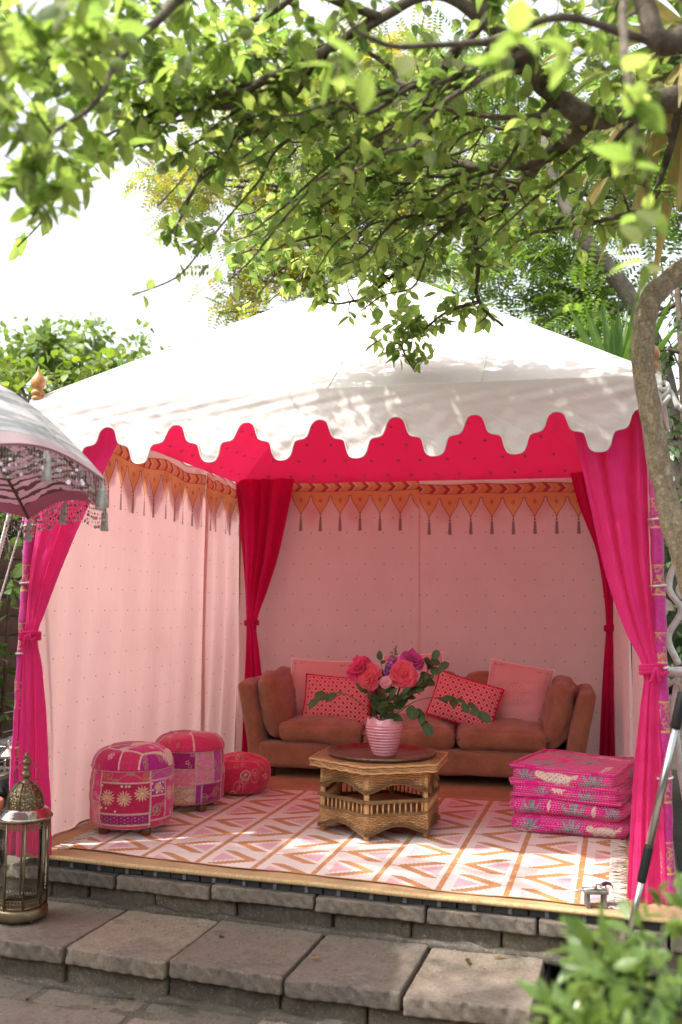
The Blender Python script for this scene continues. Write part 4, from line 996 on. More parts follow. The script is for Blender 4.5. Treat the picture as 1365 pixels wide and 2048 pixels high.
f2 = [(.0, .30, 0, 1, P_[2], 'flower'), (.30, .42, 0, 1, P_[7], 'sprig'), (.42, .55, .68, 1, P_[4], 'sprig'), (.42, .55, .35, .68, P_[3], 'sprig'), (.42, .55, 0, .35, P_[8], 'scroll'), (.55, .64, .40, 1, (.70, .26, .38), 'scroll'), (.55, .58, 0, .40, (.40, .02, .33), None), (.58, .70, 0, .40, P_[4], 'scroll'), (.64, .70, .40, 1, P_[7], 'scroll'), (.70, 1.0, 0, 1, P_[1], 'flower')]
ottoman('magenta and beige patchwork ottoman, the farther of the two on feet', .402, 1.16, .206, .055, .36, .450, f2, [P_[5], P_[3], P_[0], P_[6], P_[2]], 9, R(-90 - 180) + R(14))
# low pouf
root = thing('floor_pouf', (.55, 1.66, .006), 'low raspberry embroidered pouf between the ottomans and the sofa', 'pouf')
th = np.linspace(0, 2 * PI, 360, endpoint=False); ph = np.linspace(-1, 1, 120); A, B = np.meshgrid(th, ph); rad = .205 * np.clip(1 - np.abs(B) ** 3.2, 0, 1) ** .45; Z = .125 + .125 * B
rad = rad * (1 + .03 * np.sin(A * 7 + 1) * (B > 0)) ; Xf, Yf = rad * np.cos(A), rad * np.sin(A)
C = np.ones(A.shape + (3,)) * np.array([.62, .03, .11]); rg = np.random.default_rng(4); U, V = A * .2, Z + (.2 - rad) * (B > 0)
for i in range(60):
    a, b = rg.uniform(0, 1.256), rg.uniform(0, .36); d = np.hypot((U - a + .6283) % 1.2566 - .6283, (V - b) * (1 if i % 2 else .7)); rr_ = rg.uniform(.012, .034); k2 = [GOLD, CREAM, np.array([.75, .25, .3]), np.array([.3, .02, .06])][i % 4]
    m = (np.clip((.0035 - np.abs(d - rr_)) * 500, 0, 1) * .8 + np.clip((rr_ * .4 - d) * 500, 0, 1) * .7)[..., None].clip(0, 1); C = C * (1 - m) + k2 * m
seam = np.clip((.05 - np.abs(np.sin(A * 3.5 + .4))) * 30, 0, 1)[..., None] * .6; C = C * (1 - seam) + np.array([.45, .25, .12]) * seam
mb = MB(); mb.grid(np.stack([Xf, Yf, Z + wob(np.stack([Xf, Yf, Z], -1), .01, 15, 3) * (Z > .02)], -1), None, C, cu=True); mb.build('cover', M_patch, root)

# ============================================================ STACK OF FLOOR CUSHIONS
t = MT('kantha_print'); x, y, z = t.obj(); base = t.attr(); n = t.noise(50, 4, .7)
side = ((z / .0115).fr()).gt(.62) * (((x + y) / .015 + (z / .0115).fl() * .5).fr()).gt(.45); blot = t.noise(9, 3).gt(.44)
geo = t.new('ShaderNodeNewGeometry'); sp_ = t.new('ShaderNodeSeparateXYZ'); t.link(geo.outputs['True Normal'], sp_.inputs[0]); up = X(t.nt, sp_.outputs[2]).ab().gt(.7)
tp = ((y / .0125).fr()).gt(.62) * ((x / .016 + (y / .0125).fl() * .5).fr()).gt(.45)
stc = (side * (1.0 - up) + tp * up) * blot
col = t.mix(stc * .62, base, (.80, .52, .60)); col = t.mul(.35, col, t.mix(n.ss(.3, .7), (.65, .65, .65), (1.1, 1.1, 1.1)))
M_kan = t.done(t.bsdf(col, .85, nrm=t.bump(stc * -.6 + t.noise(26, 4) * 1.2 + n * .3, .5, .008), spec=.15, sheen=.25))
KP, PALM, PALMD, CRM, OCH = np.array([.74, .018, .28]), np.array([.27, .37, .355]), np.array([.09, .11, .13]), np.array([.78, .68, .60]), np.array([.55, .30, .06])
def kantha(U, V, mot):
    C = np.ones(U.shape + (3,)) * KP
    def dab(m, k, a=1.0):
        m = np.clip(m, 0, 1)[..., None] * a; C[:] = C * (1 - m) + k * m
    for (kind, cu, cv, s) in mot:
        x, y = (U - cu) / s, (V - cv) / s
        if kind == 'palm':
            for i, a in enumerate(np.linspace(-1.5, 1.5, 6)):
                L = 1.05 - .08 * abs(i - 2.5); ax_, ay = math.sin(a), math.cos(a); l = x * ax_ + y * ay; w = x * ay - y * ax_ + .18 * np.sign(a) * l ** 2 * (abs(a) > .1); hw = .088 * np.sin(np.clip(l / L, 0, 1) * PI) ** .8
                ins = (l > 0) & (l < L); dab(ins * np.clip((hw + .03 - np.abs(w)) * 30, 0, 1), PALMD, .8); dab(ins * np.clip((hw - np.abs(w)) * 30, 0, 1), PALM * (1.15 if i % 2 else .9)); dab(ins * (np.abs(w) < .025), PALMD, .7); dab(ins * (np.abs(w) < hw) * (np.sin(l * 42 + np.abs(w) * 25) > .55), np.array([.52, .56, .52]), .3)
            dab((np.abs(x) < .05) & (y < 0) & (y > -.5), PALMD, .8)
        elif kind == 'cat':
            B = lambda cx, cy, rx, ry: 1 - np.hypot((x - cx) / rx, (y - cy) / ry)
            f = np.maximum.reduce([B(0, 0, .85, .30), B(-.9, .16, .26, .22), B(-.55, -.30, .13, .34), B(.1, -.30, .13, .32), B(.6, -.28, .15, .34), B(.95, .12, .22, .10), B(1.15, .3, .08, .22)]); dab(np.clip((f + .12) * 9, 0, 1), OCH, .9); dab(np.clip(f * 14, 0, 1), CRM)
            dab((f > .12) * ((np.sin(x * 24) * np.sin(y * 26 + np.floor(x * 3.8))) > .55), np.array([.25, .12, .06]), .8)
        elif kind == 'bird':
            B = lambda cx, cy, rx, ry: 1 - np.hypot((x - cx) / rx, (y - cy) / ry); f = np.maximum.reduce([B(0, 0, .3, .8), B(.1, .75, .22, .25), B(-.15, -.8, .12, .5)]); dab(np.clip(f * 12, 0, 1), CRM); dab(np.clip(B(0, -.1, .16, .45) * 9, 0, 1), np.array([.35, .33, .40]), .6)
        else:
            for i in range(5): dab(np.clip((.16 - np.hypot(x - .35 * math.cos(i * 1.26), y - .35 * math.sin(i * 1.26))) * 14, 0, 1), OCH if i % 2 else PALM, .8)
    return C
def floor_cushion(label, cx, cy, z0, h, w, d, rz, fmot, rmot, tmot, seed, rims):
    root = thing('floor_cushion', (cx, cy, z0), label, 'cushion', 'pink printed floor cushions in a stack', rz=rz); mb = MB()
    def col(pos, ax, sg, p):
        if ax == 2: return kantha(pos[..., 0], pos[..., 1], tmot if sg > 0 else [])
        if ax == 1: return kantha(pos[..., 0], pos[..., 2] + h / 2, fmot if sg < 0 else rmot)
        return kantha(pos[..., 1], pos[..., 2] + h / 2, rmot)
    def fn(p):
        p = p.copy(); s = 1 + (.0 if rims else .03) * np.cos(p[..., 2] / h * PI); p[..., 0] *= s; p[..., 1] *= s
        m = np.abs(p[..., 2]) > h * .30; p[..., 2] += .006 * np.sin(p[..., 0] * 11 + seed) + .004 * np.sin(p[..., 1] * 13 + seed * 2)
        if rims: q = np.clip(1 - np.abs(np.abs(p[..., 2]) / (h / 2) - .72) / .3, 0, 1); p[..., :2] *= (1 - .012 * q)[..., None]
        return p
    rbox(mb, (w / 2, d / 2, h / 2), .03 if rims else .046, (130, 110, 18), (.022, .022, .015), (0, 0, h / 2), rough=.007, seed=seed, col=col, fn=fn, rsc=15)
    mb.build('cover', M_kan, root)
    if rims:
        for zz in (h * .93, h * .09):
            a = []; rr = .03
            for (sx, sy, a0) in ((1, 1, 0), (-1, 1, 90), (-1, -1, 180), (1, -1, 270)):
                for k in np.linspace(0, 90, 6): a.append((sx * (w / 2 - rr) + rr * math.cos(R(a0 + k)), sy * (d / 2 - rr) + rr * math.sin(R(a0 + k)), zz))
            P = smooth_path(a + [a[0]], 200)[:-1]; P[:, 2] += .006 * np.sin(P[:, 0] * 11 + seed) + .004 * np.sin(P[:, 1] * 13 + seed * 2)
            m2 = MB(); cc = np.repeat(kantha(P[:, 0] * 3, P[:, 1] * 3, [('spot', .5, .2, .15), ('spot', -.4, -.5, .2), ('spot', .2, -.8, .2)]), 8, 0); m2.tube(P, .0115 + .0012 * np.sin(np.arange(len(P)) * .9), 8, col=cc, closed=True); m2.build('rolled_edge', M_kan, root)
    return root
cg = 2.665, 1.31
floor_cushion('bottom pink printed floor cushion of the stack, with a leopard at its right', cg[0] - .0, cg[1], .010, .098, .59, .60, R(-8), [('palm', -.20, .035, 0.078), ('spot', -.10, .02, .04), ('palm', 0.02, .03, 0.088), ('cat', .185, .045, .075), ('spot', -.05, .03, .03), ('palm', .24, .075, 0.057), ('cat', -.25, .012, .045)], [('palm', 0, .03, 0.085)], [], 1, False)
floor_cushion('third pink printed floor cushion from the top of the stack, with one big palm', cg[0] - .0, cg[1] + .005, .106, .088, .59, .60, R(-10), [('palm', -.18, .02, 0.088), ('bird', -.085, .06, .028), ('palm', .045, .008, 0.106), ('bird', .15, .045, .035), ('palm', .245, .025, 0.071), ('spot', -.23, .03, .03)], [('palm', 0, .03, 0.085)], [], 2, False)
floor_cushion('second pink printed floor cushion from the top, squashed between two others', cg[0] + .012, cg[1] + .01, .193, .075, .575, .60, R(-13), [('palm', -.12, .012, 0.074), ('palm', .12, .008, 0.078), ('spot', .02, .03, .03), ('spot', .22, .04, .03), ('cat', -.03, .055, .03)], [('palm', 0, .01, 0.085)], [], 3, True)
floor_cushion('topmost pink printed floor cushion of the stack, with rolled edges', cg[0] + .018, cg[1] + .015, .267, .092, .57, .60, R(-17), [('palm', -.20, .02, 0.085), ('cat', -.03, .042, .10), ('palm', .17, .015, 0.099), ('spot', .25, .03, .03)], [('palm', 0, .02, 0.085), ('palm', .2, .02, 0.071)],
              [('palm', -.12, -.22, 0.140), ('palm', .1, -.12, 0.130), ('palm', -.05, .05, 0.150), ('cat', .16, .14, .08), ('palm', -.2, .18, 0.120), ('bird', .22, -.2, .07), ('palm', .22, .24, 0.100), ('spot', 0, -.24, .05)], 4, True)

# ============================================================ LANTERNS, PARASOL, POLE, CHAIR
t = MT('antique_brass'); n = t.noise(14, 5, .65); n2 = t.noise(90, 4)
col = t.mix(n.ss(.3, .7), (.17, .135, .08), (.27, .215, .13)); col = t.mix(n2.ss(.5, .75) * .55, col, (.10, .075, .045))
M_brass = t.done(t.bsdf(col, .44, .9, nrm=t.bump(n2 + n, .2, .004)))
t = MT('chased_brass'); n = t.noise(20, 4); vv = t.voro(85)
M_chase = t.done(t.bsdf(t.mix(vv.ss(.1, .5), (.42, .34, .22), (.16, .12, .07)), .36, .9, nrm=t.bump(vv, .7, .006)))
t = MT('silvered_metal'); n = t.noise(16, 4)
M_silver = t.done(t.bsdf(t.mix(n.ss(.3, .7), (.36, .32, .28), (.52, .48, .44)), .25, .95, nrm=t.bump(t.voro(34, stretch=(1, 1, .4)), .35, .006)))
def glass_mat():
    t = MT('lantern_glass'); tr = t.new('ShaderNodeBsdfTransparent'); tr.inputs[0].default_value = (.86, .88, .86, 1); gl = t.new('ShaderNodeBsdfGlossy'); gl.inputs['Roughness'].default_value = .03
    m = t.new('ShaderNodeMixShader'); fr = t.new('ShaderNodeFresnel'); fr.inputs[0].default_value = 1.5; nb = t.noise(12, 5)
    f = X(t.nt, fr.outputs[0]) + nb.ss(.5, .9) * .06; t.link(f.k, m.inputs[0]); t.link(tr.outputs[0], m.inputs[1]); t.link(gl.outputs[0], m.inputs[2]); return t.done(m.outputs[0])
M_glass = glass_mat()
def lantern(label, loc, rz, s=1.0, group='ornate metal lanterns'):
    root = thing('brass_lantern', loc, label, 'lantern', group, rz=rz)
    def B(mb, nm, mat, par=root, smooth=True):
        for V in mb.v: V *= s
        return mb.build(nm, mat, par, smooth)
    mb = MB(); mb.lathe([(0, .012), (.118, .012), (.126, .016), (.128, .03), (.126, .055), (.122, .062), (.108, .066), (0, .066)], 48, mod=lambda r, z, th: (r * (1 + .008 * np.cos(th * 60) * ((z > .02) & (z < .058))), z)); B(mb, 'base', M_brass)
    for k in range(4):
        a = R(45 + 90 * k); mb = MB(); mb.lathe([(0, 0), (.008, .001), (.011, .007), (.008, .013), (0, .014)], 12, (.105 * math.cos(a), .105 * math.sin(a), 0)); B(mb, 'ball_foot', M_brass)
    zb, zt, r = .066, .478, .118; mb = MB()
    oct_ = lambda k, rr=r: np.array([rr * math.cos(R(45 * k + 22.5)), rr * math.sin(R(45 * k + 22.5))])
    for k in range(8):
        p = oct_(k); mb = MB(); mb.tube([(p[0], p[1], zb), (p[0], p[1], zt)], .0055, 6); B(mb, 'corner_bar', M_brass)
        a, b = oct_(k, r * .985), oct_(k + 1, r * .985)
        mb = MB(); P = np.array([[[*a, zb + .01], [*b, zb + .01]], [[*a, zt - .01], [*b, zt - .01]]]); mb.grid(P); B(mb, 'glass_pane', M_glass)
        # pierced bands at the foot and the head of every pane
        for z0, up in ((zb + .005, 1), (zt - .005, -1)):
            mb = MB(); U = np.linspace(0, 1, 40)
            for row in range(2):
                for ph in (0, PI):
                    zz = z0 + up * (.014 + row * .016 + .009 * np.sin(U * PI * 6 + ph)); mb.tube(np.stack([a[0] + (b[0] - a[0]) * U, a[1] + (b[1] - a[1]) * U, zz], -1), .0022, 5)
            mb.tube([(*a, z0), ((a[0] + b[0]) / 2, (a[1] + b[1]) / 2, z0), (*b, z0)], .005, 6); B(mb, 'pierced_band', M_brass)
    mb = MB(); mb.lathe([(.112, .470), (.128, .474), (.134, .480), (.135, .486), (.130, .493), (.122, .50), (.112, .516), (.098, .526), (.088, .530), (.084, .528)], 48); B(mb, 'shoulder', M_silver)
    mb = MB(); zz = np.linspace(0, 1, 14); mb.lathe(list(zip(.088 * np.sqrt(np.clip(1 - (zz * .97) ** 2.0, 0, 1)) ** 1.0 + .008 * zz, .526 + .118 * zz)), 48, mod=lambda r, z, th: (r * (1 + .02 * np.abs(np.cos(th * 4))), z)); dome = B(mb, 'dome', M_chase)
    for k in range(8):
        a = R(45 * k); mb = MB(); rr = .090 * np.sqrt(np.clip(1 - (zz * .97) ** 2, 0, 1)) + .0105 * zz; mb.tube(np.stack([rr * math.cos(a), rr * math.sin(a), .526 + .118 * zz], -1), .0035, 6); B(mb, 'dome_rib', M_brass, dome)
    mb = MB(); mb.lathe([(.024, .640), (.026, .646), (.018, .652), (.014, .662), (.022, .672), (.027, .684), (.022, .696), (.013, .702), (.018, .710), (.024, .716), (.013, .722), (.012, .730), (.022, .737), (.025, .744), (.020, .751), (.010, .756), (.012, .762), (.016, .770), (.012, .780), (.004, .790), (0.0005, .794)], 24, mod=lambda r, z, th: (r * (1 + .06 * np.cos(th * 10) * ((z > .73) & (z < .75))), z)); B(mb, 'finial', M_brass)
    a = np.linspace(0, 1, 30)
    mb = MB(); hp = smooth_path([(.020, 0, .742), (.035, 0, .735), (.058, 0, .70), (.062, 0, .675), (.045, 0, .655), (.022, 0, .645)], 24)
    mb.tube(hp, .0028, 6); B(mb, 'carry_handle', M_brass); mb = MB(); mb.tube(hp * np.array([-1, 1, 1]), .0028, 6); B(mb, 'carry_handle', M_brass)
    p = (oct_(5) + oct_(6)) / 2; mb = MB(); a = np.linspace(0, 2 * PI, 16, endpoint=False); q = oct_(5); mb.tube(np.stack([q[0] + .012 * np.cos(a), q[1] + .0 * a - .008, .27 + .012 * np.sin(a)], -1), .0025, 5, closed=True); B(mb, 'latch', M_brass)
    return root
lantern('large brass lantern with glass panes standing on the left end of the stone step', (.178, -.285, -.196), R(12), .935)

# small table, lantern and pot at the far left edge
M_greyw = plain('weathered_grey_wood', (.20, .185, .165), .85, noise_s=16, vary=.4, bump=.4)
sb = thing('garden_side_table', (-.60, .62, -.10), 'weathered grey wooden side table behind the left front post', 'table')
for i in range(4): mb = MB(); rbox(mb, (.036, .17, .012), .004, (2, 8, 2), c=(-.115 + i * .077, 0, .355), rough=.002, seed=i); mb.build('table_board', M_greyw, sb)
for sx in (-1, 1):
    for sy in (-1, 1): mb = MB(); mb.box((sx * .125, sy * .14, .172), (.018, .018, .172)); mb.build('leg', M_greyw, sb, False)
for sy in (-1, 1): mb = MB(); mb.box((0, sy * .14, .10), (.11, .012, .016)); mb.build('stretcher', M_greyw, sb, False); mb = MB(); mb.box((0, sy * .145, .318), (.11, .012, .022)); mb.build('apron', M_greyw, sb, False)
sl_ = thing('candle_lantern', (-.47, .60, .268), 'small pewter lantern with a bent wire handle on the grey side table', 'lantern')
mb = MB(); mb.box((0, 0, .006), (.055, .055, .006)); mb.build('base_plate', M_silver, sl_, False); mb = MB(); mb.box((0, 0, .094), (.06, .06, .006)); mb.build('top_plate', M_silver, sl_, False)
for sx in (-1, 1):
    for sy in (-1, 1): mb = MB(); mb.box((sx * .048, sy * .048, .05), (.004, .004, .038)); mb.build('corner_bar', M_silver, sl_, False)
mb = MB(); mb.lathe([(0.058, .1), (.04, .118), (.015, .13), (.01, .14), (.018, .148), (.008, .158), (.012, .168), (0.001, .18)], 20); mb.build('cap', M_silver, sl_)
mb = MB(); mb.tube(smooth_path([(0, -.01, .145), (-.05, -.02, .142), (-.075, -.03, .095), (-.045, -.06, .055), (.03, -.06, .085)], 24), .0035, 6); mb.build('wire_handle', M_silver, sl_)
M_terra = plain('terracotta', (.30, .10, .055), .8, noise_s=14)
pot = thing('terracotta_pot', (.0, -.52, -.197), 'terracotta pot cut off by the left picture edge behind the large lantern', 'pot')
pot.location = (-.43, .22, -.10); pot.scale = (1.4, 1.4, 1.45)
mb = MB(); mb.lathe([(0, 0), (.075, 0), (.095, .16), (.108, .165), (.110, .20), (.10, .205), (.094, .198), (.085, .03), (0, .03)], 36); mb.build('body', M_terra, pot)

# ---- parasol
UC = np.array([-.09, -1.18]); fw = np.array([-.2202, .9755]); rt = np.array([.9755, .2202])
par = thing('fringed_parasol', (UC[0], UC[1], -.36), 'pale grey fringed parasol with printed pink inside and silver tassels at the left', 'parasol')
Z0 = 1.695 + .36; TILT = -.057; RU = 1.0; NR = 10; A0 = R(8)
def rimz(x, y): return Z0 + TILT * (x * fw[0] + y * fw[1])
def dome_pt(r, a, dz=0.0):
    """r 0..1, a azimuth: rib-stretched dome with the cloth sagging in between and scallops at the rim"""
    seg = 2 * PI / NR; f = ((a - A0) / seg) % 1.0; sag = np.sin(PI * f)
    rr = RU * r * (1 - .055 * sag * r ** 2); x, y = rr * np.cos(a), rr * np.sin(a)
    z = .50 * (1 - r ** 2.5) - .035 * sag * r ** 1.5 * (1 - r) * 2 + .055 * sag * r ** 6
    return np.stack([x, y, rimz(x, y) + z + dz], -1)
t = MT('parasol_outer'); u, v = t.uv(); n = t.noise(2.6, 5, .7, 'UV', (3, 9, 1)); n2 = t.noise(7, 4, .6, 'UV', (1.2, 22, 1)); lines = ((v * 70.0 + n * 24.0).sin())
leafy = n.ss(.50, .56); col = t.mix(leafy, (.76, .745, .76), (.42, .445, .475)); col = t.mix((1.0 - leafy) * lines.ss(.2, .6) * .6, col, (.52, .50, .53)); col = t.mix(v.gt(.955), col, (.66, .52, .58))
M_pout = t.done(t.translucent(t.bsdf(col, .8, spec=.2, nrm=t.bump(t.noise(12, 4), .2, .02)), col, .42))
t = MT('parasol_inner'); u, v = t.uv(); n = t.noise(2.0, 4, .6, 'UV', (10, 7, 1))
wv = ((v * 230.0 + n * 16.0).sin()); blob = n.ss(.56, .58) * v.lt(.80); fan = ((u * 130.0 + n * 12.0).sin()).gt(.1) * v.lt(.80) * n.gt(.46)
pinkc, brown = (.85, .55, .66), (.20, .10, .095); col = t.mix(blob, pinkc, brown); col = t.mix(fan * (1.0 - blob), col, (.10, .045, .04)); col = t.mix(v.gt(.80) * wv.gt(.25), col, brown); col = t.mix(v.gt(.955), col, (.45, .17, .24))
M_pin = t.done(t.translucent(t.bsdf(col, .85, spec=.15), col, .55))
nu, nv = 240, 40; A, Rr = np.meshgrid(np.linspace(0, 2 * PI, nu, endpoint=False) + .0001, np.linspace(.02, 1, nv))
uvg = np.stack([A / (2 * PI), Rr], -1)
mb = MB(); mb.grid(dome_pt(Rr, A, .004), uvg, cu=True); cano = mb.build('canopy', M_pout, par)
mb = MB(); mb.grid(dome_pt(Rr, A, -.006), uvg, cu=True); mb.build('printed_lining', M_pin, cano)
M_pwood = plain('dark_parasol_wood', (.13, .065, .04), .5)
for k in range(NR):
    a = A0 + k * 2 * PI / NR; rs_ = np.linspace(.03, .995, 20); mb = MB(); mb.tube(dome_pt(rs_, np.full(20, a), -.014), .007, 6); rb_ = mb.build('rib', M_pwood, par)
    mb = MB(); p = dome_pt(np.array([.5]), np.array([a]), -.02)[0]; mb.tube([(0.02 * math.cos(a), .02 * math.sin(a), Z0 - .28), tuple(p)], .006, 6); mb.build('strut', M_pwood, rb_)
mb = MB(); mb.tube([(0, 0, .0), (0, 0, 1.2), (0, 0, Z0 + .40)], .022, 12); mb.build('pole', M_pwood, par)
mb = MB(); mb.lathe([(0, 0), (.2, 0), (.2, .03), (.06, .06), (.03, .12), (0, .12)], 32); mb.build('foot', M_terra, par)
mb = MB(); mb.lathe([(.04, 0), (.05, .02), (.03, .05), (.02, .07), (.03, .09), (.012, .12), (0, .16)], 20, (0, 0, Z0 + .42)); mb.build('top_finial', M_brass, par)
# fringe: strings of sequins all round the rim, and tassels
t = MT('sequin'); r_ = t.attr(); M_seq = t.done(t.bsdf(r_, .25, .75, spec=.6))
M_tas = plain('silver_thread', (.62, .61, .60), .7, noise_s=120, vary=.3, spec=.5)
NS = 420; az = np.linspace(0, 2 * PI, NS, endpoint=False); rim = dome_pt(np.full(NS, 1.0), az); mb = MB(); pal = np.array([(.66, .62, .61), (.42, .42, .38), (.76, .58, .64), (.28, .20, .19), (.55, .50, .48)])
hexv = np.array([[math.cos(k * PI / 3), 0, math.sin(k * PI / 3)] for k in range(6)]); hq = [(0, 1, 2, 3), (0, 3, 4, 5)]
Tn, Mn, Cn = [], [], []; r0 = np.random.default_rng(5)
for i in range(NS):
    L = .085 + .035 * abs(math.sin(i * .25))
    for k in range(6):
        Tn.append(rim[i] + [r0.normal() * .003, r0.normal() * .003, -.010 - L * k / 6]); s = r0.uniform(.0045, .0095) if k % 2 else r0.uniform(.003, .006)
        a = az[i] + PI / 2 + r0.normal() * .7; tl = r0.normal() * .3; Mn.append(np.array(Matrix.Rotation(a, 3, 'Z') @ Matrix.Rotation(tl, 3, 'X')) * s); Cn.append(pal[r0.integers(5)])
mb.inst(hexv, hq, np.array(Mn), np.array(Tn), np.array(Cn)); tag(mb.build('sequin_fringe', M_seq, par, False), kind='stuff')
mb = MB()
for i in range(0, NS, 1): mb.tube([rim[i], rim[i] + [0, 0, -.05], rim[i] + [.002, 0, -.10]], .0009, 3, cap=False)
tag(mb.build('fringe_thread', M_tas, par), kind='stuff')
tm_ = MB(); tm_.lathe([(.0015, .0), (.004, -.012), (.009, -.016), (.008, -.024), (.013, -.030), (.013, -.036)], 14); tm_.lathe([(.012, -.036), (.0125, -.06), (.015, -.085), (.0165, -.105), (.008, -.108), (0, -.104)], 22, mod=lambda r, z, th: (r * (1 + .12 * np.cos(th * 11)), z + .004 * np.cos(th * 5) * (z < -.1))); tmm = tm_.mesh('tassel', M_tas)
for k in range(2 * NR):
    a = A0 + k * PI / NR; p = dome_pt(np.array([1.0]), np.array([a]))[0]; link('tassel', tmm, par, loc=(p[0], p[1], p[2] - .006), rot=(random.uniform(-.08, .08), random.uniform(-.08, .08), 0))

# guy ropes of the left front corner
for nm, lab, a, b, r in (('guy_rope', 'thin white guy rope running down left from the front left post', (-.03, -.03, 1.72), (-.62, .10, -.06), .0055), ('twisted_rope', 'thick twisted white rope at the left picture edge under the parasol', (-.10, .02, 1.95), (-.42, -.02, .9), .0125)):
    a, b = np.array(a), np.array(b)
    if nm == 'twisted_rope': b = np.array((-.60, .05, -.08))
    ro = thing(nm, tuple(b), lab, 'rope'); s = np.linspace(0, 1, 120)[:, None]; P = b + (a - b) * s - np.array([0, 0, .05]) * (s * (1 - s)) - b
    for q in range(3 if r > .01 else 2):
        ph = s[:, 0] * (260 if r > .01 else 300) + q * 2 * PI / (3 if r > .01 else 2); mb = MB(); mb.tube(P + np.stack([np.cos(ph), np.sin(ph), 0 * ph], -1) * r * .5, r * .62, 6); mb.build('strand', M_rope, ro)
    mb = MB(); mb.tube([(0, 0, .06), (0.0, 0, -.06)], .008, 8); mb.build('peg', M_pwood, ro)

# ---- steel pole leaning at the right
t = MT('brushed_steel'); x, y, z = t.obj(); n = t.noise(30, 4, .6, stretch=(1, 1, .05)); M_steel = t.done(t.bsdf(t.mix(n, (.42, .42, .42), (.60, .60, .60)), .28, 1.0, nrm=t.bump(n, .1, .002)))
M_blk = plain('black_plastic', (.015, .015, .017), .4, noise_s=40, bump=.1)
p0, p1 = np.array([2.795, -.475, -.11]), np.array([3.255, -.415, 1.80]); d = p1 - p0; L = np.linalg.norm(d)
sp = thing('steel_pole', tuple(p0), 'telescopic steel pole with black joints leaning in front of the right curtain', 'pole')
for s0, s1, r in ((0, .20, .0125), (.20, .50, .0145), (.50, 1.0, .017)): mb = MB(); mb.tube([d * s0, d * (s0 + s1) / 2, d * s1], r, 16); mb.build('tube_section', M_steel, sp)
for s0, s1, r in ((.165, .235, .0175), (.465, .535, .0195), (0, .012, .016)): mb = MB(); mb.tube([d * s0, d * (s0 + .004), d * (s1 - .004), d * s1], [r * .92, r, r, r * .92], 16); mb.build('black_collar', M_blk, sp)

# ---- white cast iron chair at the right edge
M_white = plain('white_painted_iron', (.62, .62, .59), .5, noise_s=22, vary=.3, bump=.25)
ch = thing('garden_chair', (3.33, .62, -.10), 'white cast iron garden chair with scrolling back, half out of the picture at the right', 'chair', rz=R(-20))
mb = MB(); a = np.linspace(0, 2 * PI, 40, endpoint=False); mb.tube(np.stack([.235 * np.cos(a), .235 * np.sin(a), 0 * a + 1.02 - .0], -1), .016, 8, closed=True)
SEAT = 1.02
rings = []
seat = mb.build('seat_rim', M_white, ch)
for k in range(10):
    a0 = k * 2 * PI / 10; s = np.linspace(0, 1, 26); ang = a0 + 1.9 * s; r = .04 + .17 * s; mb = MB(); mb.tube(np.stack([r * np.cos(ang), r * np.sin(ang), SEAT + .0 * s], -1), .009, 6); mb.build('seat_scroll', M_white, ch)
mb = MB(); mb.lathe([(0, .01), (.03, .012), (.045, .004), (.045, -.006), (0, -.008)], 20, (0, 0, SEAT)); mb.build('seat_rosette', M_white, ch)
mb = MB(); a = np.linspace(0, 2 * PI, 40, endpoint=False); mb.tube(np.stack([.225 * np.cos(a), .225 * np.sin(a), 0 * a + SEAT - .05 + .012 * np.sin(a * 10)], -1), .010, 6, closed=True); mb.build('seat_skirt', M_white, ch)
for k in range(4):
    a = R(45 + 90 * k); ca, sa = math.cos(a), math.sin(a); rr = np.array([.20, .23, .205, .17, .19, .25]); zz = np.array([SEAT - .02, SEAT - .2, SEAT - .45, SEAT - .7, SEAT - .92, .01]); p = smooth_path(np.stack([rr * ca, rr * sa, zz], -1), 30)
    mb = MB(); mb.tube(p, np.linspace(.021, .014, len(p)), 8); mb.build('leg', M_white, ch)
def spiral(c, r, turns, a0, dirn, pl=(1, 0)):
    s = np.linspace(0, 1, 40); ang = a0 + dirn * turns * 2 * PI * s; q = r * (1 - s * .88); return np.stack([c[0] + q * np.cos(ang), np.full(40, c[1]), c[2] + q * np.sin(ang)], -1)
# the back: curved stems, spiral roses and leaves, facing the camera
BY = .20
for i, (pts, r) in enumerate((([(-.22, BY, SEAT + .02), (-.27, BY, SEAT + .16), (-.20, BY, SEAT + .30), (-.26, BY, SEAT + .42), (-.20, BY, SEAT + .56), (0, BY, SEAT + .62), (.20, BY, SEAT + .56), (.26, BY, SEAT + .42), (.20, BY, SEAT + .30), (.27, BY, SEAT + .16), (.22, BY, SEAT + .02)], .018), ([(-.20, BY, SEAT + .02), (-.10, BY, SEAT + .12), (-.18, BY, SEAT + .25), (-.06, BY, SEAT + .36), (-.10, BY, SEAT + .50), (0, BY, SEAT + .60)], .014), ([(.20, BY, SEAT + .02), (.10, BY, SEAT + .12), (.18, BY, SEAT + .25), (.06, BY, SEAT + .36), (.10, BY, SEAT + .50), (0, BY, SEAT + .60)], .014))):
    mb = MB(); mb.tube(smooth_path(pts, 60), r, 8); mb.build('back_frame', M_white, ch)
for c, r in (((-.17, BY, SEAT + .40), .055), ((.17, BY, SEAT + .40), .055), ((0, BY, SEAT + .22), .06), ((-.12, BY, SEAT + .16), .045), ((.12, BY, SEAT + .16), .045), ((0, BY, SEAT + .46), .06)):
    mb = MB(); mb.tube(spiral(c, r, 2.2, .6, 1), .011, 6); mb.build('back_rose', M_white, ch)
lt_, lq_, lu_ = leaf_tpl(.10, .05, .2, .1, 6)
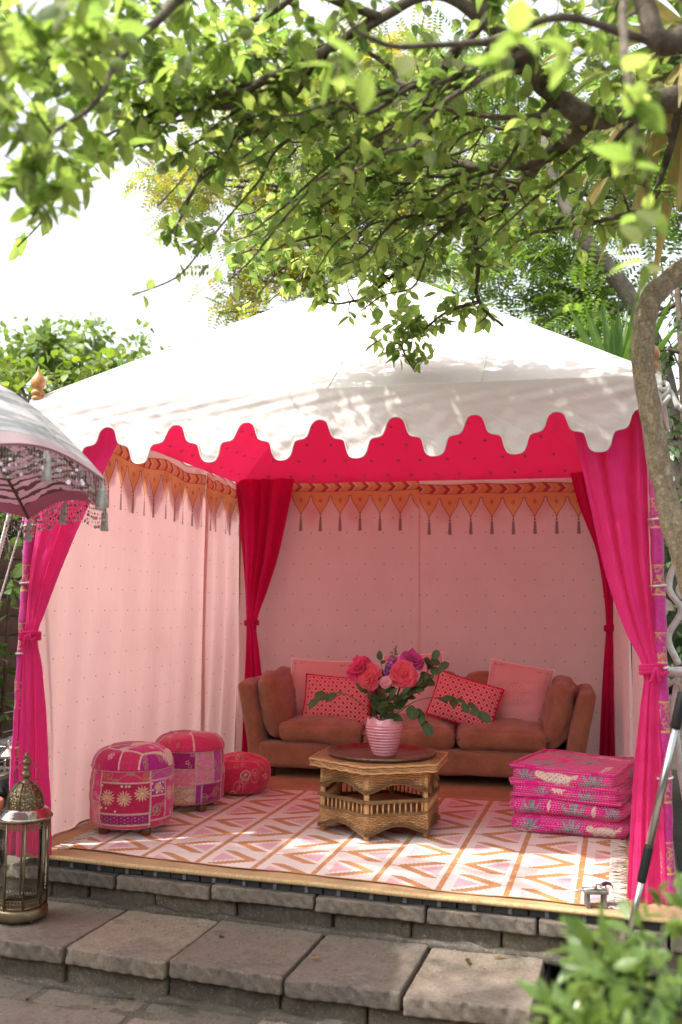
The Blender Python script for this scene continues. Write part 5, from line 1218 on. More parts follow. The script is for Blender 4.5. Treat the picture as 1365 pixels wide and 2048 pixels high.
for c, a in (((-.24, BY, SEAT + .30), 2.4), ((-.14, BY, SEAT + .30), .4), ((.24, BY, SEAT + .30), .7), ((-.05, BY, SEAT + .08), 2.2), ((.06, BY, SEAT + .08), .9), ((-.20, BY, SEAT + .50), 2.0), ((.2, BY, SEAT + .5), 1.0), ((-.10, BY, SEAT + .47), .2)):
    mb = MB(); dd = np.array([[math.cos(a), 0, math.sin(a)]]); F_ = frames(dd, np.array([[0, -1.0, .1]])); mb.inst(lt_, lq_, F_, np.array([c]), None); mb.inst(lt_, lq_[:, ::-1], F_, np.array([c]) + [0, .012, 0], None); mb.build('back_leaf', M_white, ch)

# ---- tools left on the front corner of the mat
st = thing('wooden_block', (2.715, -.155, .010), 'small grey wooden block stand at the front right corner of the rug', 'block', rz=R(12))
mb = MB(); rbox(mb, (.048, .032, .007), .003, (4, 4, 1), c=(0, 0, .062), rough=.001); mb.build('top_board', M_greyw, st)
for sx in (-1, 1): mb = MB(); mb.box((sx * .034, 0, .0275), (.007, .024, .0275)); mb.build('leg', M_greyw, st, False)
M_plum = plain('dark_plum_strap', (.05, .012, .035), .35, noise_s=30, bump=.1)
sp2 = thing('strap_roll', (2.765, -.135, .010), 'dark plum strap hanging over the wooden block', 'strap')
mb = MB(); a = np.linspace(-.1, 1, 24); prof2 = smooth_path([(-.035, 0, .075), (-.01, 0, .092), (.018, 0, .085), (.026, 0, .05), (.028, 0, .0)], 30)
for yy in (0,): W = np.linspace(-.02, .02, 4); P = np.stack([np.stack([prof2[:, 0], np.full(len(prof2), w), prof2[:, 2]], -1) for w in W], 1); mb.grid(P); mb.grid(P + [.0, 0, -.004], flip=True)
mb.build('strap', M_plum, sp2)
sc_ = thing('scissors', (2.69, -.165, .081), 'open metal scissors lying across the wooden block', 'scissors')
for sg in (-1, 1):
    mb = MB(); s = np.linspace(0, 1, 12)
    mb.tube(np.stack([.03 - .135 * s, sg * .016 * (s - .35), .006 - .028 * s], -1), np.interp(s, [0, .3, 1], [.004, .005, .001]), 6); a = np.linspace(0, 2 * PI, 16, endpoint=False); mb2_ = None
    mb.tube(np.stack([.048 + .02 * np.cos(a), -sg * .016 + .013 * np.sin(a), .012 + 0 * a], -1), .0035, 6, closed=True); mb.build('blade', M_steel, sc_)

# ============================================================ TREES AND PLANTS
LIMBS = [
    ([(3.773, -1.125, 2.349), (3.442, -1.045, 2.867), (3.205, -1.011, 3.019), (3.02, -1.0, 3.002), (2.858, -1.033, 2.974), (2.719, -1.108, 2.89), (2.635, -1.179, 2.899), (2.49, -1.276, 3.023), (2.39, -1.359, 3.115), (2.309, -1.444, 3.267), (2.186, -1.494, 3.49)], 0.055, 0.022),
    ([(2.686, -1.115, 2.885), (2.622, -0.926, 2.916), (2.541, -0.742, 2.951), (2.448, -0.508, 2.972), (2.304, -0.335, 2.986), (2.081, -0.185, 3.043), (1.849, -0.033, 3.054), (1.608, 0.07, 3.02)], 0.034, 0.008),
    ([(3.442, -1.045, 2.867), (3.045, -1.647, 2.838), (2.869, -1.779, 2.735), (2.818, -1.8, 2.828), (2.781, -1.827, 3.014), (2.685, -1.778, 3.333)], 0.04, 0.02),
    ([(2.482, -1.278, 3.031), (2.337, -1.208, 3.028), (2.106, -1.159, 3.052), (1.896, -1.007, 3.117), (1.659, -0.755, 3.155), (1.443, -0.593, 3.105)], 0.02, 0.006),
    ([(2.39, -1.359, 3.115), (2.229, -1.454, 3.187), (2.041, -1.489, 3.113), (1.829, -1.523, 2.979), (1.652, -1.555, 2.896), (1.538, -1.575, 2.837), (1.41, -1.605, 2.844), (1.302, -1.627, 2.819), (1.208, -1.749, 2.804)], 0.021, 0.006),
    ([(2.041, -1.489, 3.113), (1.784, -1.751, 3.098), (1.658, -2.067, 2.884), (1.617, -2.121, 2.811), (1.545, -2.177, 2.693), (1.461, -2.192, 2.654), (1.358, -2.212, 2.62), (1.294, -2.228, 2.638), (1.244, -2.245, 2.696)], 0.016, 0.005),
    ([(1.545, -2.177, 2.693), (1.495, -2.228, 2.571), (1.481, -2.273, 2.481), (1.409, -2.33, 2.369), (1.371, -2.379, 2.262)], 0.01, 0.004),
    ([(1.829, -1.523, 2.979), (1.664, -1.45, 2.9), (1.555, -1.37, 2.888), (1.451, -1.33, 2.766), (1.389, -1.339, 2.712), (1.3, -1.342, 2.547), (1.296, -1.338, 2.493)], 0.01, 0.003),
    ([(2.448, -0.508, 2.972), (2.359, -0.368, 2.922), (2.25, -0.286, 2.884), (2.241, -0.17, 2.737), (2.242, -0.106, 2.608), (2.344, -0.022, 2.519)], 0.017, 0.006),
    ([(2.242, -0.106, 2.608), (2.114, -0.081, 2.588), (1.994, -0.05, 2.522), (1.884, -0.017, 2.454), (1.94, 0.008, 2.337)], 0.009, 0.003),
    ([(2.622, -0.926, 2.916), (2.495, -0.848, 2.881), (2.299, -0.696, 2.972), (2.102, -0.543, 3.064), (1.906, -0.382, 3.069), (1.649, -0.236, 3.087), (1.421, -0.184, 3.081)], 0.02, 0.006),
    ([(2.325, -0.331, 2.986), (2.129, -0.211, 2.892), (1.884, -0.101, 2.787), (1.691, -0.081, 2.663), (1.484, -0.028, 2.693)], 0.014, 0.004),
    ([(3.02, -1.0, 3.002), (2.976, -0.839, 2.838), (2.913, -0.738, 2.717), (2.754, -0.671, 2.719), (2.566, -0.511, 2.759), (2.464, -0.431, 2.756)], 0.016, 0.005),
    ([(2.309, -1.444, 3.267), (2.01, -1.334, 3.553), (1.65, -1.324, 3.675), (1.34, -1.397, 3.707), (1.077, -1.555, 3.664)], 0.022, 0.008),
    ([(2.768, -1.83, 3.014), (2.717, -2.399, 2.407), (2.702, -2.538, 2.222), (2.714, -2.577, 2.122), (2.719, -2.57, 2.058)], 0.01, 0.004),
    ([(2.186, -1.494, 3.49), (1.875, -1.218, 4.149), (1.443, -0.969, 4.811), (0.927, -0.911, 5.122)], 0.022, 0.008),
    ([(2.186, -1.494, 3.49), (2.231, -1.147, 4.242), (2.108, -0.755, 5.201), (1.861, -0.577, 5.951)], 0.024, 0.008),
    ([(2.869, -1.779, 2.735), (2.595, -1.945, 2.737), (2.352, -2.09, 2.611), (2.178, -2.227, 2.562), (2.119, -2.342, 2.546)], 0.012, 0.004),
]
MASSES = [
    ((1.277, -2.125, 2.601), (0.25, 0.45, 0.25), 80),
    ((1.344, -2.336, 2.285), (0.13, 0.25, 0.14), 24),
    ((1.378, -2.319, 2.19), (0.10, 0.15, 0.05), 8),
    ((1.444, -1.91, 2.884), (0.29, 0.50, 0.17), 70),
    ((1.384, -1.659, 2.817), (0.27, 0.40, 0.19), 56),
    ((1.664, -1.565, 3.022), (0.35, 0.60, 0.21), 80),
    ((1.6, -1.463, 2.883), (0.25, 0.50, 0.17), 36),
    ((1.293, -1.34, 2.511), (0.13, 0.15, 0.07), 10),
    ((1.432, -1.286, 2.795), (0.11, 0.20, 0.09), 7),
    ((1.883, -1.212, 3.08), (0.39, 0.70, 0.26), 85),
    ((1.61, -0.551, 3.064), (0.36, 0.50, 0.28), 95),
    ((1.356, -0.288, 2.947), (0.25, 0.35, 0.18), 42),
    ((1.919, -0.585, 3.063), (0.42, 0.60, 0.31), 100),
    ((1.975, -0.244, 2.868), (0.45, 0.40, 0.27), 110),
    ((1.625, -0.112, 2.826), (0.35, 0.30, 0.20), 70),
    ((1.496, -0.077, 2.701), (0.14, 0.15, 0.07), 10),
    ((1.873, -0.028, 2.547), (0.24, 0.20, 0.20), 40),
    ((1.937, 0.026, 2.354), (0.13, 0.12, 0.06), 8),
    ((2.181, -0.066, 2.589), (0.16, 0.20, 0.11), 12),
    ((2.33, -1.105, 3.014), (0.35, 0.60, 0.32), 75),
    ((2.317, -0.375, 2.9), (0.28, 0.40, 0.24), 42),
    ((2.627, -0.622, 2.975), (0.36, 0.60, 0.30), 64),
    ((2.759, -1.314, 2.984), (0.29, 0.60, 0.24), 50),
    ((2.811, -0.662, 2.758), (0.25, 0.40, 0.15), 20),
    ((2.541, -1.373, 3.078), (0.27, 0.50, 0.18), 36),
    ((1.143, -0.223, 2.845), (0.14, 0.20, 0.08), 9),
    ((1.89, -1.265, 3.624), (0.88, 0.90, 0.26), 110),
    ((1.243, -1.511, 3.597), (0.51, 0.90, 0.29), 80),
    ((2.577, -1.406, 3.493), (0.56, 0.90, 0.32), 70),
    ((1.624, -1.006, 4.561), (0.99, 1.00, 0.44), 110),
    ((2.076, -0.67, 5.303), (0.96, 1.00, 0.53), 80),
    ((0.863, -0.998, 4.816), (0.63, 0.90, 0.42), 50),
    ((2.223, -2.798, 2.193), (0.05, 0.12, 0.08), 3),
    ((2.494, -2.837, 2.16), (0.05, 0.10, 0.06), 2),
    ((2.714, -2.576, 2.113), (0.05, 0.10, 0.11), 7),
    ((2.75, -2.35, 1.993), (0.07, 0.12, 0.07), 4),
    ((1.486, -2.67, 2.335), (0.08, 0.25, 0.15), 26),
    ((1.576, -2.559, 2.457), (0.13, 0.25, 0.07), 16),
]
GOLD_B = [((-1.311, 5.694, 6.122), (0.65, 0.9, 0.59)), ((-0.516, 5.937, 5.486), (0.71, 1.0, 0.65)), ((-0.159, 5.912, 6.542), (1.0, 1.2, 1.0)), ((-1.827, 5.572, 6.176), (0.35, 0.6, 0.41)), ((-0.981, 5.879, 5.013), (0.41, 0.7, 0.35)), ((-1.101, 5.89, 4.632), (0.41, 0.5, 0.13)), ((0.287, 6.118, 5.493), (0.94, 1.0, 0.94)), ((0.441, 6.508, 7.096), (1.23, 1.0, 1.11)), ((-0.056, 5.612, 4.625), (0.62, 0.6, 0.28)), ((1.268, 6.797, 6.063), (0.98, 1.0, 0.98))]
ROB_B = [((2.323, 5.149, 4.323), (0.71, 0.9, 0.36)), ((2.676, 5.178, 4.832), (0.71, 1.0, 0.56)), ((2.994, 4.787, 4.31), (0.43, 0.8, 0.53)), ((1.858, 5.323, 4.625), (0.63, 0.8, 0.47)), ((2.832, 5.153, 5.439), (0.81, 0.9, 0.66)), ((3.473, 4.823, 5.033), (0.58, 0.8, 0.72)), ((2.568, 4.724, 3.971), (0.53, 0.6, 0.19)), ((2.922, 4.304, 3.823), (0.32, 0.6, 0.27)), ((2.073, 5.406, 6.345), (1.07, 1.0, 0.8)), ((3.336, 5.2, 6.101), (0.81, 1.0, 0.76))]
FAR_B = [((-5.022, 9.08, 5.082), (0.48, 1.2, 0.4)), ((-4.473, 9.196, 5.167), (0.44, 1.2, 0.48)), ((-3.964, 9.306, 5.212), (0.32, 1.2, 0.36)), ((-3.598, 9.397, 5.135), (0.24, 1.0, 0.24)), ((-5.567, 8.934, 5.317), (0.4, 1.2, 0.56)), ((-5.261, 9.058, 4.761), (1.12, 1.5, 0.48)), ((-4.087, 9.322, 4.772), (0.96, 1.5, 0.4))]
CREEP_B = [((-2.228, 3.205, 3.188), (0.5, 0.6, 0.25)), ((-1.917, 3.266, 3.281), (0.27, 0.5, 0.18)), ((-1.753, 3.602, 3.38), (0.28, 0.5, 0.19)), ((-1.782, 2.821, 2.884), (0.3, 0.5, 0.26)), ((-2.581, 3.112, 3.32), (0.45, 0.6, 0.36)), ((-1.616, 3.834, 3.43), (0.19, 0.4, 0.12))]
LOWC_B = [((-1.005, 1.382, 1.511), (0.2, 0.25, 0.24)), ((-0.903, 1.329, 1.244), (0.15, 0.2, 0.17)), ((-0.946, 1.245, 0.951), (0.16, 0.2, 0.2)), ((-0.948, 1.465, 0.808), (0.1, 0.2, 0.13)), ((-1.033, 1.47, 0.573), (0.13, 0.15, 0.1)), ((-1.149, 1.534, 1.727), (0.21, 0.3, 0.17))]
DARK_B = [((3.431, 2.741, 3.095), (0.22, 0.5, 0.47)), ((3.416, 2.592, 2.479), (0.18, 0.5, 0.35)), ((3.38, 2.532, 1.976), (0.17, 0.5, 0.42)), ((3.365, 2.368, 1.518), (0.15, 0.4, 0.3)), ((3.662, 2.956, 3.524), (0.34, 0.6, 0.49)), ((3.655, 2.66, 2.341), (0.32, 0.6, 0.88)), ((3.177, 3.486, 3.31), (0.24, 0.4, 0.24)), ((3.47, 3.396, 3.844), (0.24, 0.5, 0.32))]
BUSH_B = [((2.693, -2.446, 0.547), (0.09, 0.17600000000000002, 0.08)), ((2.772, -2.431, 0.583), (0.07, 0.17600000000000002, 0.08)), ((2.621, -2.501, 0.528), (0.06, 0.16000000000000003, 0.06)), ((2.744, -2.511, 0.496), (0.13, 0.2, 0.07)), ((2.649, -2.376, 0.574), (0.05, 0.144, 0.04)), ((2.577, -2.549, 0.494), (0.05, 0.12, 0.04)), ((2.719, -2.363, 0.603), (0.06, 0.12, 0.04)), ((2.784, -2.311, 0.642), (0.03, 0.08000000000000002, 0.04))]
TRUNK_C = [(4.028, -0.118, -0.061), (3.523, -0.24, 0.498), (3.197, -0.318, 1.014), (3.065, -0.344, 1.446), (2.996, -0.342, 1.748), (2.956, -0.377, 2.009), (2.925, -0.406, 2.229), (2.95, -0.423, 2.45), (3.038, -0.394, 2.558), (3.203, -0.344, 2.711), (3.325, -0.339, 2.936), (3.288, -0.374, 3.199), (3.204, -0.464, 3.436)]
CROWN_C = [(3.204, -0.467, 3.455)]
DIAG = [(3.544, 4.196, 3.214), (3.262, 4.063, 3.91), (3.064, 3.99, 4.192), (2.875, 3.924, 4.43), (2.669, 4.031, 4.952), (2.543, 4.155, 5.497)]
YUCCA = [(3.065, 3.098, 2.817)]
def tree_mat(name, a, b, sc=12.0, crack=True):
    t = MT(name); n = t.noise(sc, 6, .65); vd = ((t.noise(sc * 1.5, 5, .7, stretch=(1, 1, .45)) - .5).ab() * 2.2).mn((t.noise(sc * 2.6, 4, .7, stretch=(.5, .5, 1.3)) - .5).ab() * 3.0)
    col = t.mix(n.ss(.3, .7), a, b)
    if crack: col = t.mix((1.0 - vd.ss(.0, .09)) * .55, col, (.05, .038, .026))
    lich = t.noise(5, 5, .7); col = t.mix(lich.ss(.55, .7) * .35, col, (.22, .23, .15))
    return t.done(t.bsdf(col, .9, nrm=t.bump(vd.ss(0, .15) * .8 + n, .6, .012), spec=.2))
M_bark = tree_mat('apple_bark', (.075, .06, .045), (.17, .14, .105), 16, False)
M_cbark = tree_mat('cracked_pale_bark', (.34, .265, .17), (.50, .41, .285), 24)
M_dbark = tree_mat('dark_bark', (.05, .038, .028), (.11, .085, .06), 9)
M_apleaf = leafmat('apple_leaf', (.115, .155, .058), (.165, .20, .085), .62, .55, 2.45)
M_apleaf_o = leafmat('apple_leaf_near', (.115, .155, .058), (.165, .20, .085), .62, .55, 2.45, use_obj=True)
def in_view(P, m=0.0):
    d = P - np.array(CAM); z = d @ np.array(_f); x = d @ np.array(_r) / z; y = d @ np.array(_u) / z
    return (z > .1) & (np.abs(x) < .365 + m) & (np.abs(y) < .548 + m), z
def foliage(root, tpl, pos, d, up, size, col, mat, mat_o, n_ind=0, name='leaf', stuff_name='foliage', roll=None):
    tv, tq, tuv = tpl; base = np.array(root.location); Mx = frames(d, up, roll) * size[:, None, None]
    sel = np.zeros(len(pos), bool)
    if n_ind:
        ok, z = in_view(pos, -.01); sc = np.where(ok, size / z, -1); idx = np.argsort(-sc)[:n_ind]; idx = idx[sc[idx] > 0]; sel[idx] = True
        mb = MB(); mb.add(tv, tq, uv=tuv); me = mb.mesh(name, mat_o)
        for i in np.where(sel)[0]:
            m = Mx[i]; p = pos[i] - base; link(name, me, root, mw=Matrix([[*m[0], p[0]], [*m[1], p[1]], [*m[2], p[2]], [0, 0, 0, 1]]))
    r = ~sel
    if r.any():
        mb = MB(); mb.inst(tv, tq, Mx[r], pos[r] - base, col[r], tuv=tuv); tag(mb.build(stuff_name, mat, root), kind='stuff')
def hue(n, r, a=(.75, .82, .7), b=(1.25, 1.15, 1.2)):
    k = r.uniform(0, 1, (n, 1)); return np.array(a) * (1 - k) + np.array(b) * k

# ---- apple tree
r = np.random.default_rng(11)
MASSES += [((-1.1, -1.5, 3.75), (1.2, .9, .5), 300), ((-1.0, -1.0, 3.7), (.9, .30, .3), 200), ((-.05, -1.2, 3.75), (.65, .35, .3), 220), ((-.2, -2.2, 3.95), (1.0, .8, .4), 150)]   # unseen crown masses above and left, added to shade the steps and rug
AB = (4.35, -1.75, -.39)
apple = thing('apple_tree', AB, 'old apple tree reaching over the tent with crooked limbs and small green apples', 'tree')
fork = np.array(LIMBS[0][0][0])
mb = MB(); tp = smooth_path([AB, (4.3, -1.7, .4), (4.2, -1.55, 1.3), (4.0, -1.3, 2.0), tuple(fork)], 30) - np.array(AB); mb.tube(tp, np.linspace(.13, .062, len(tp)), 14); mb.build('trunk', M_bark, apple)
nodes, nrad = [], []
for pts, a, b in LIMBS:
    P = smooth_path(pts, 60); w = np.stack([wob(P, .012, 9, 1), wob(P, .012, 9, 2), wob(P, .012, 9, 3)], -1); w[0] *= 0; P = P + w * np.linspace(0, 1, len(P))[:, None].clip(0, .5) * 2
    rad = np.linspace(a, b, len(P)) * (1 + .10 * wob(P, 1, 30, 5)); mb = MB(); mb.tube(P - np.array(AB), rad, 10); mb.build('limb', M_bark, apple); nodes.append(P); nrad.append(rad)
nodes, nrad = np.concatenate(nodes), np.concatenate(nrad)
e1, e2 = np.array([.9755, .2202, 0]), np.array([-.2202, .9755, 0])
BR = []
for i in range(58):                                           # long crooked side branches drooping to the left
    while True:
        j = r.integers(len(nodes)); s0 = nodes[j]
        vx = (s0 - np.array(CAM)) @ np.array(_r) / ((s0 - np.array(CAM)) @ np.array(_f))
        if nrad[j] > .006 and in_view(s0[None], .03)[0][0] and nrad[j] < .05 and s0[2] > 2.9 and vx > -.12: break
    d = -e1 * r.uniform(.5, 1.1) + e2 * r.uniform(-.25, .55) + np.array([0, 0, r.uniform(-.55, .3)]); d /= np.linalg.norm(d); L = r.uniform(.35, .95); pts = [s0]; p = s0.copy()
    for k in range(8): p = p + (d + r.normal(size=3) * .28 + np.array([0, 0, -.05 * k])) * L / 8; pts.append(p.copy())
    pts = np.array(pts); P = smooth_path(pts, 30); rz2 = EAVE + (APEX - EAVE) * (1 - np.maximum(np.abs(P[:, 0] - TW / 2) / (TW / 2), np.abs(P[:, 1] - TD / 2) / (TD / 2))); P[:, 2] = np.where(P[:, 1] > -.1, np.maximum(P[:, 2], rz2 + .09), P[:, 2])
    rad = np.linspace(min(nrad[j] * .7, .012), .003, len(P)); mb = MB(); mb.tube(P - np.array(AB), rad, 7); mb.build('side_branch', M_bark, apple); BR.append(P); nodes = np.concatenate([nodes, P]); nrad = np.concatenate([nrad, rad])
att = []
for c, rad, n in MASSES:
    d = r.normal(size=(n, 3)); d /= np.linalg.norm(d, axis=1)[:, None]; d *= (r.uniform(0, 1, (n, 1)) ** .42); d *= np.array(rad)
    e1, e2 = np.array([.9755, .2202, 0]), np.array([-.2202, .9755, 0]); att.append(np.array(c) + d[:, :1] * e1 + d[:, 1:2] * e2 + d[:, 2:] * np.array([0, 0, 1.0]))
att = np.concatenate(att)
# keep the twigs above the canvas
rz_ = EAVE + (APEX - EAVE) * (1 - np.maximum(np.abs(att[:, 0] - TW / 2) / (TW / 2), np.abs(att[:, 1] - TD / 2) / (TD / 2)))
low = (att[:, 2] < rz_ + .10) & (att[:, 1] > -.12) & (att[:, 0] > -.1) & (att[:, 0] < 3.1); att[low, 2] = rz_[low] + r.uniform(.10, .2, low.sum())
att = att[(att[:, 1] > -4.0)]
dist = np.array([np.min(np.linalg.norm(nodes - a, axis=1)) for a in att]); att = att[np.argsort(dist)]
mbt = MB(); LP, LD, LU = [], [], []
N = list(nodes); NRD = list(nrad); Narr = np.array(N); Rarr = np.array(NRD)
for a in att:
    dd = np.linalg.norm(Narr - a, axis=1) + .04 * (Rarr < .003); j = int(np.argmin(dd)); s = Narr[j]; v = a - s; L = np.linalg.norm(v)
    if L < .02: continue
    side = r.normal(size=3); side -= v * (side @ v) / L ** 2; side /= np.linalg.norm(side) + 1e-9
    k = max(3, int(L / .05)); tt = np.linspace(0, 1, k + 1)[:, None]; path = s + v * tt + side * (.12 * L) * np.sin(tt * PI) + np.array([0, 0, .10 * L]) * np.sin(tt * PI) + r.normal(size=(k + 1, 3)) * .006 * np.sin(tt * PI)
    r0 = min(Rarr[j] * .75, .0035 + .009 * L); rad = np.linspace(r0, .0016, k + 1); mbt.tube(path - np.array(AB), rad, 5)
    Narr = np.concatenate([Narr, path[1:]]); Rarr = np.concatenate([Rarr, rad[1:]])
    tg = path[-1] - path[-2]; tg /= np.linalg.norm(tg)
    for q in range(r.integers(2, 4)):                         # a rosette at the tip
        LP.append(path[-1] - tg * r.uniform(0, .06)); LD.append(tg * .5 + r.normal(size=3) * .75 + np.array([0, 0, -.15])); LU.append(np.array([0, -.15, 1.0]) + r.normal(size=3) * .45)
    for q in range(1, k):
        for _k in range(r.integers(0, 3)):
            LP.append(path[q] + r.normal(size=3) * .012); LD.append(tg * .3 + r.normal(size=3) * .8 + np.array([0, 0, -.1])); LU.append(np.array([0, -.15, 1.0]) + r.normal(size=3) * .45)
for P in BR:
    for k in range(8, len(P)):
        for _k in range(r.integers(0, 3)): LP.append(P[k] + r.normal(size=3) * .02); LD.append((P[k] - P[k - 1]) * 10 + r.normal(size=3) * .8 + np.array([0, 0, -.1])); LU.append(np.array([0, -.15, 1.0]) + r.normal(size=3) * .45)
tag(mbt.build('twigs', M_bark, apple), kind='stuff')
LP, LD, LU = map(np.array, (LP, LD, LU)); n = len(LP)
foliage(apple, leaf_tpl(1.0, .58, .22, .16, 6), LP, LD, LU, r.uniform(.034, .082, n), hue(n, r, (.5, .64, .6), (1.4, 1.2, 1.3)), M_apleaf, M_apleaf_o, 300)
t = MT('green_apple_skin'); nn_ = t.noise(14, 3); M_apple = t.done(t.bsdf(t.mix(nn_.ss(.3, .7), (.16, .24, .06), (.24, .32, .10)), .4, spec=.4))
am = MB(); ph = np.linspace(0, PI, 12); am.lathe([(max(.0005, .021 * math.sin(p) * (1 + .08 * math.cos(p))), -.020 * math.cos(p) - .004 * math.exp(-(p - PI) ** 2 * 6) * 1.0) for p in ph], 16); am.tube([(0, 0, .015), (.002, 0, .028), (.004, 0, .04)], .0014, 5); amm = am.mesh('apple', M_apple)
ok, z = in_view(att, -.02); cand = np.where(ok & (z > 2.0))[0]
for i in r.choice(cand, 46, replace=False): link('apple', amm, apple, loc=tuple(att[i] - np.array(AB) - [0, 0, .035]), rot=(r.normal() * .3, r.normal() * .3, 0))
print('apple leaves', n)

# ---- general tree of clumped leaves
def ctree(name, label, cat, base, trunk, blobs, per, tpl, mat, size, clump, seed, trad=.09, group=None, barkm=None, mat_o=None, n_ind=0, dens=1.0, lift=.0, a=(.75, .82, .7), b=(1.25, 1.15, 1.2), stems=True, droop=-.1):
    r = np.random.default_rng(seed); root = thing(name, base, label, cat, group); B = np.array(base)
    if trunk is not None:
        P = smooth_path([base] + list(trunk), 40); mb = MB(); mb.tube(P - B, np.linspace(trad, trad * .45, len(P)), 12); mb.build('trunk', barkm or M_dbark, root); skel = P
    else: skel = np.array([base], float)
    LP, LD, LU = [], [], []; mbt = MB(); cen = []
    for c, rad in blobs:
        V = rad[0] * rad[1] * rad[2]; k = max(3, int(dens * V / clump ** 3 * .55))
        d = r.normal(size=(k, 3)); d /= np.linalg.norm(d, axis=1)[:, None]; d *= r.uniform(.25, 1, (k, 1)) ** .5; C = np.array(c) + d * np.array(rad); cen.append(C)
        if stems:
            j = np.argmin(np.linalg.norm(skel - np.array(c), axis=1)); s = skel[j]; mid = (s + np.array(c)) / 2 + r.normal(size=3) * .06 * min(1, trad / .05); sp_ = smooth_path([s, mid, c], 10); mbt.tube(sp_ - B, np.linspace(min(.03, max(.004, trad * .35)), min(.008, trad * .25), len(sp_)), 6)
            for q in C: mbt.tube(np.array([c, (np.array(c) + q) / 2 + r.normal(size=3) * .03 * min(1, trad / .05), q]) - B, np.array([.007, .005, .002]) * min(1, max(.3, trad / .05)), 4, cap=False)
    for C in cen:
        for q in C:
            m = r.poisson(per) + 1; o = r.normal(size=(m, 3)) * clump * .42; LP.append(q + o); LD.append(o / (np.linalg.norm(o, axis=1)[:, None] + 1e-6) + r.normal(size=(m, 3)) * .5 + np.array([0, 0, droop])); LU.append(np.array([0, -.2, 1.0]) + r.normal(size=(m, 3)) * .5)
    LP, LD, LU = map(np.concatenate, (LP, LD, LU)); n = len(LP)
    if stems: tag(mbt.build('branches', barkm or M_dbark, root), kind='stuff')
    foliage(root, tpl, LP, LD, LU, r.uniform(size[0], size[1], n), hue(n, r, a, b), mat, mat_o, n_ind, stuff_name='crown' if trunk is not None else 'foliage')
    print(name, n); return root
def pinnate(np_=6, L=1.0, lw=.10, ll=.30):
    v, q, uv = [], [], []
    for i in range(np_):
        y = .15 + .85 * i / np_
        for sg in (-1, 1):
            k = len(v); l = ll * (1 - .4 * abs(i / np_ - .4)); v += [(0, y, 0), (sg * l * .5, y + lw * .9, .03), (sg * l, y + lw * .6, -.05), (sg * l * .5, y - lw * .1, .0)]; q.append((k, k + 1, k + 2, k + 3) if sg < 0 else (k, k + 3, k + 2, k + 1)); uv += [(.4, .4)] * 4
    return np.array(v, float), np.array(q), np.array(uv, float)
M_gold = leafmat('golden_locust_leaf', (.20, .23, .05), (.27, .26, .07), .5, .6, 1.5)
M_robin = leafmat('locust_leaf', (.10, .17, .035), (.15, .22, .05), .5, .6, 1.5)
M_far = leafmat('far_leaf', (.13, .19, .06), (.18, .24, .085), .45, .6, 1.3)
M_creep = leafmat('creeper_leaf', (.10, .17, .03), (.20, .24, .045), .42, .45, 1.5)
M_dark = leafmat('evergreen_leaf', (.028, .06, .018), (.05, .09, .028), .2, .25, 1.2, spec=.6)
M_creep_o = leafmat('creeper_leaf_near', (.07, .13, .03), (.11, .17, .045), .35, .45, 1.4, use_obj=True)
ctree('golden_locust_tree', 'feathery golden green tree rising behind the tent roof', 'tree', (.1, 6.6, -.1), [(.05, 6.5, 2.0), (.0, 6.2, 4.0), (-.1, 6.0, 5.6), (.1, 6.0, 7.0)], GOLD_B, 26, pinnate(), M_gold, (.20, .32), .26, 31, .13, a=(.8, .95, .7), b=(1.4, 1.05, 1.0))
ctree('green_locust_tree', 'airy green tree with a slanting trunk behind the right side of the tent', 'tree', (3.9, 4.5, -.1), [(3.75, 4.35, 1.6)] + DIAG, ROB_B, 22, pinnate(), M_robin, (.20, .32), .26, 32, .10, barkm=tree_mat('grey_bark', (.07, .06, .05), (.13, .115, .09), 8, False))
ctree('distant_tree', 'pale green tree far behind the left corner of the tent', 'tree', (-4.7, 9.6, -.1), [(-4.7, 9.5, 2), (-4.7, 9.3, 4.2)], FAR_B, 30, leaf_tpl(1, .62, .2, .15, 4), M_far, (.10, .17), .24, 33, .14)
ctree('climbing_creeper', 'yellow green creeper massed above the fence behind the left tent corner', 'climber', (-2.0, 3.3, -.1), [(-2.0, 3.25, 1.5), (-2.05, 3.2, 3.0)], CREEP_B, 18, leaf_tpl(1, .62, .15, .2, 5), M_creep, (.08, .14), .19, 34, .06, mat_o=leafmat('creeper_leaf_top', (.10, .17, .03), (.20, .24, .045), .42, .45, 1.5, use_obj=True), n_ind=120, a=(.6, .8, .7), b=(1.5, 1.2, 1.1))
ctree('low_creeper', 'dark leafy creeper climbing the brown fence left of the tent', 'climber', (-1.05, 1.4, -.1), [(-1.0, 1.38, .8), (-1.02, 1.4, 1.6)], LOWC_B, 6, leaf_tpl(1, .6, .15, .2, 6), leafmat('creeper_leaf_low', (.045, .09, .025), (.085, .14, .04), .35, .45, 1.4), (.07, .13), .13, 35, .016, mat_o=M_creep_o, n_ind=150)
ctree('evergreen_shrub', 'tall dark glossy evergreen at the right edge behind the bark trunk', 'shrub', (3.55, 2.7, -.1), [(3.5, 2.65, 1.4), (3.5, 2.7, 2.8), (3.5, 2.9, 3.6)], DARK_B, 10, leaf_tpl(1, .45, .2, .15, 5), M_dark, (.06, .10), .16, 36, .05, mat_o=leafmat('evergreen_leaf_near', (.028, .06, .018), (.05, .09, .028), .2, .25, 1.2, use_obj=True, spec=.6), n_ind=150, b=(1.4, 1.4, 1.3))

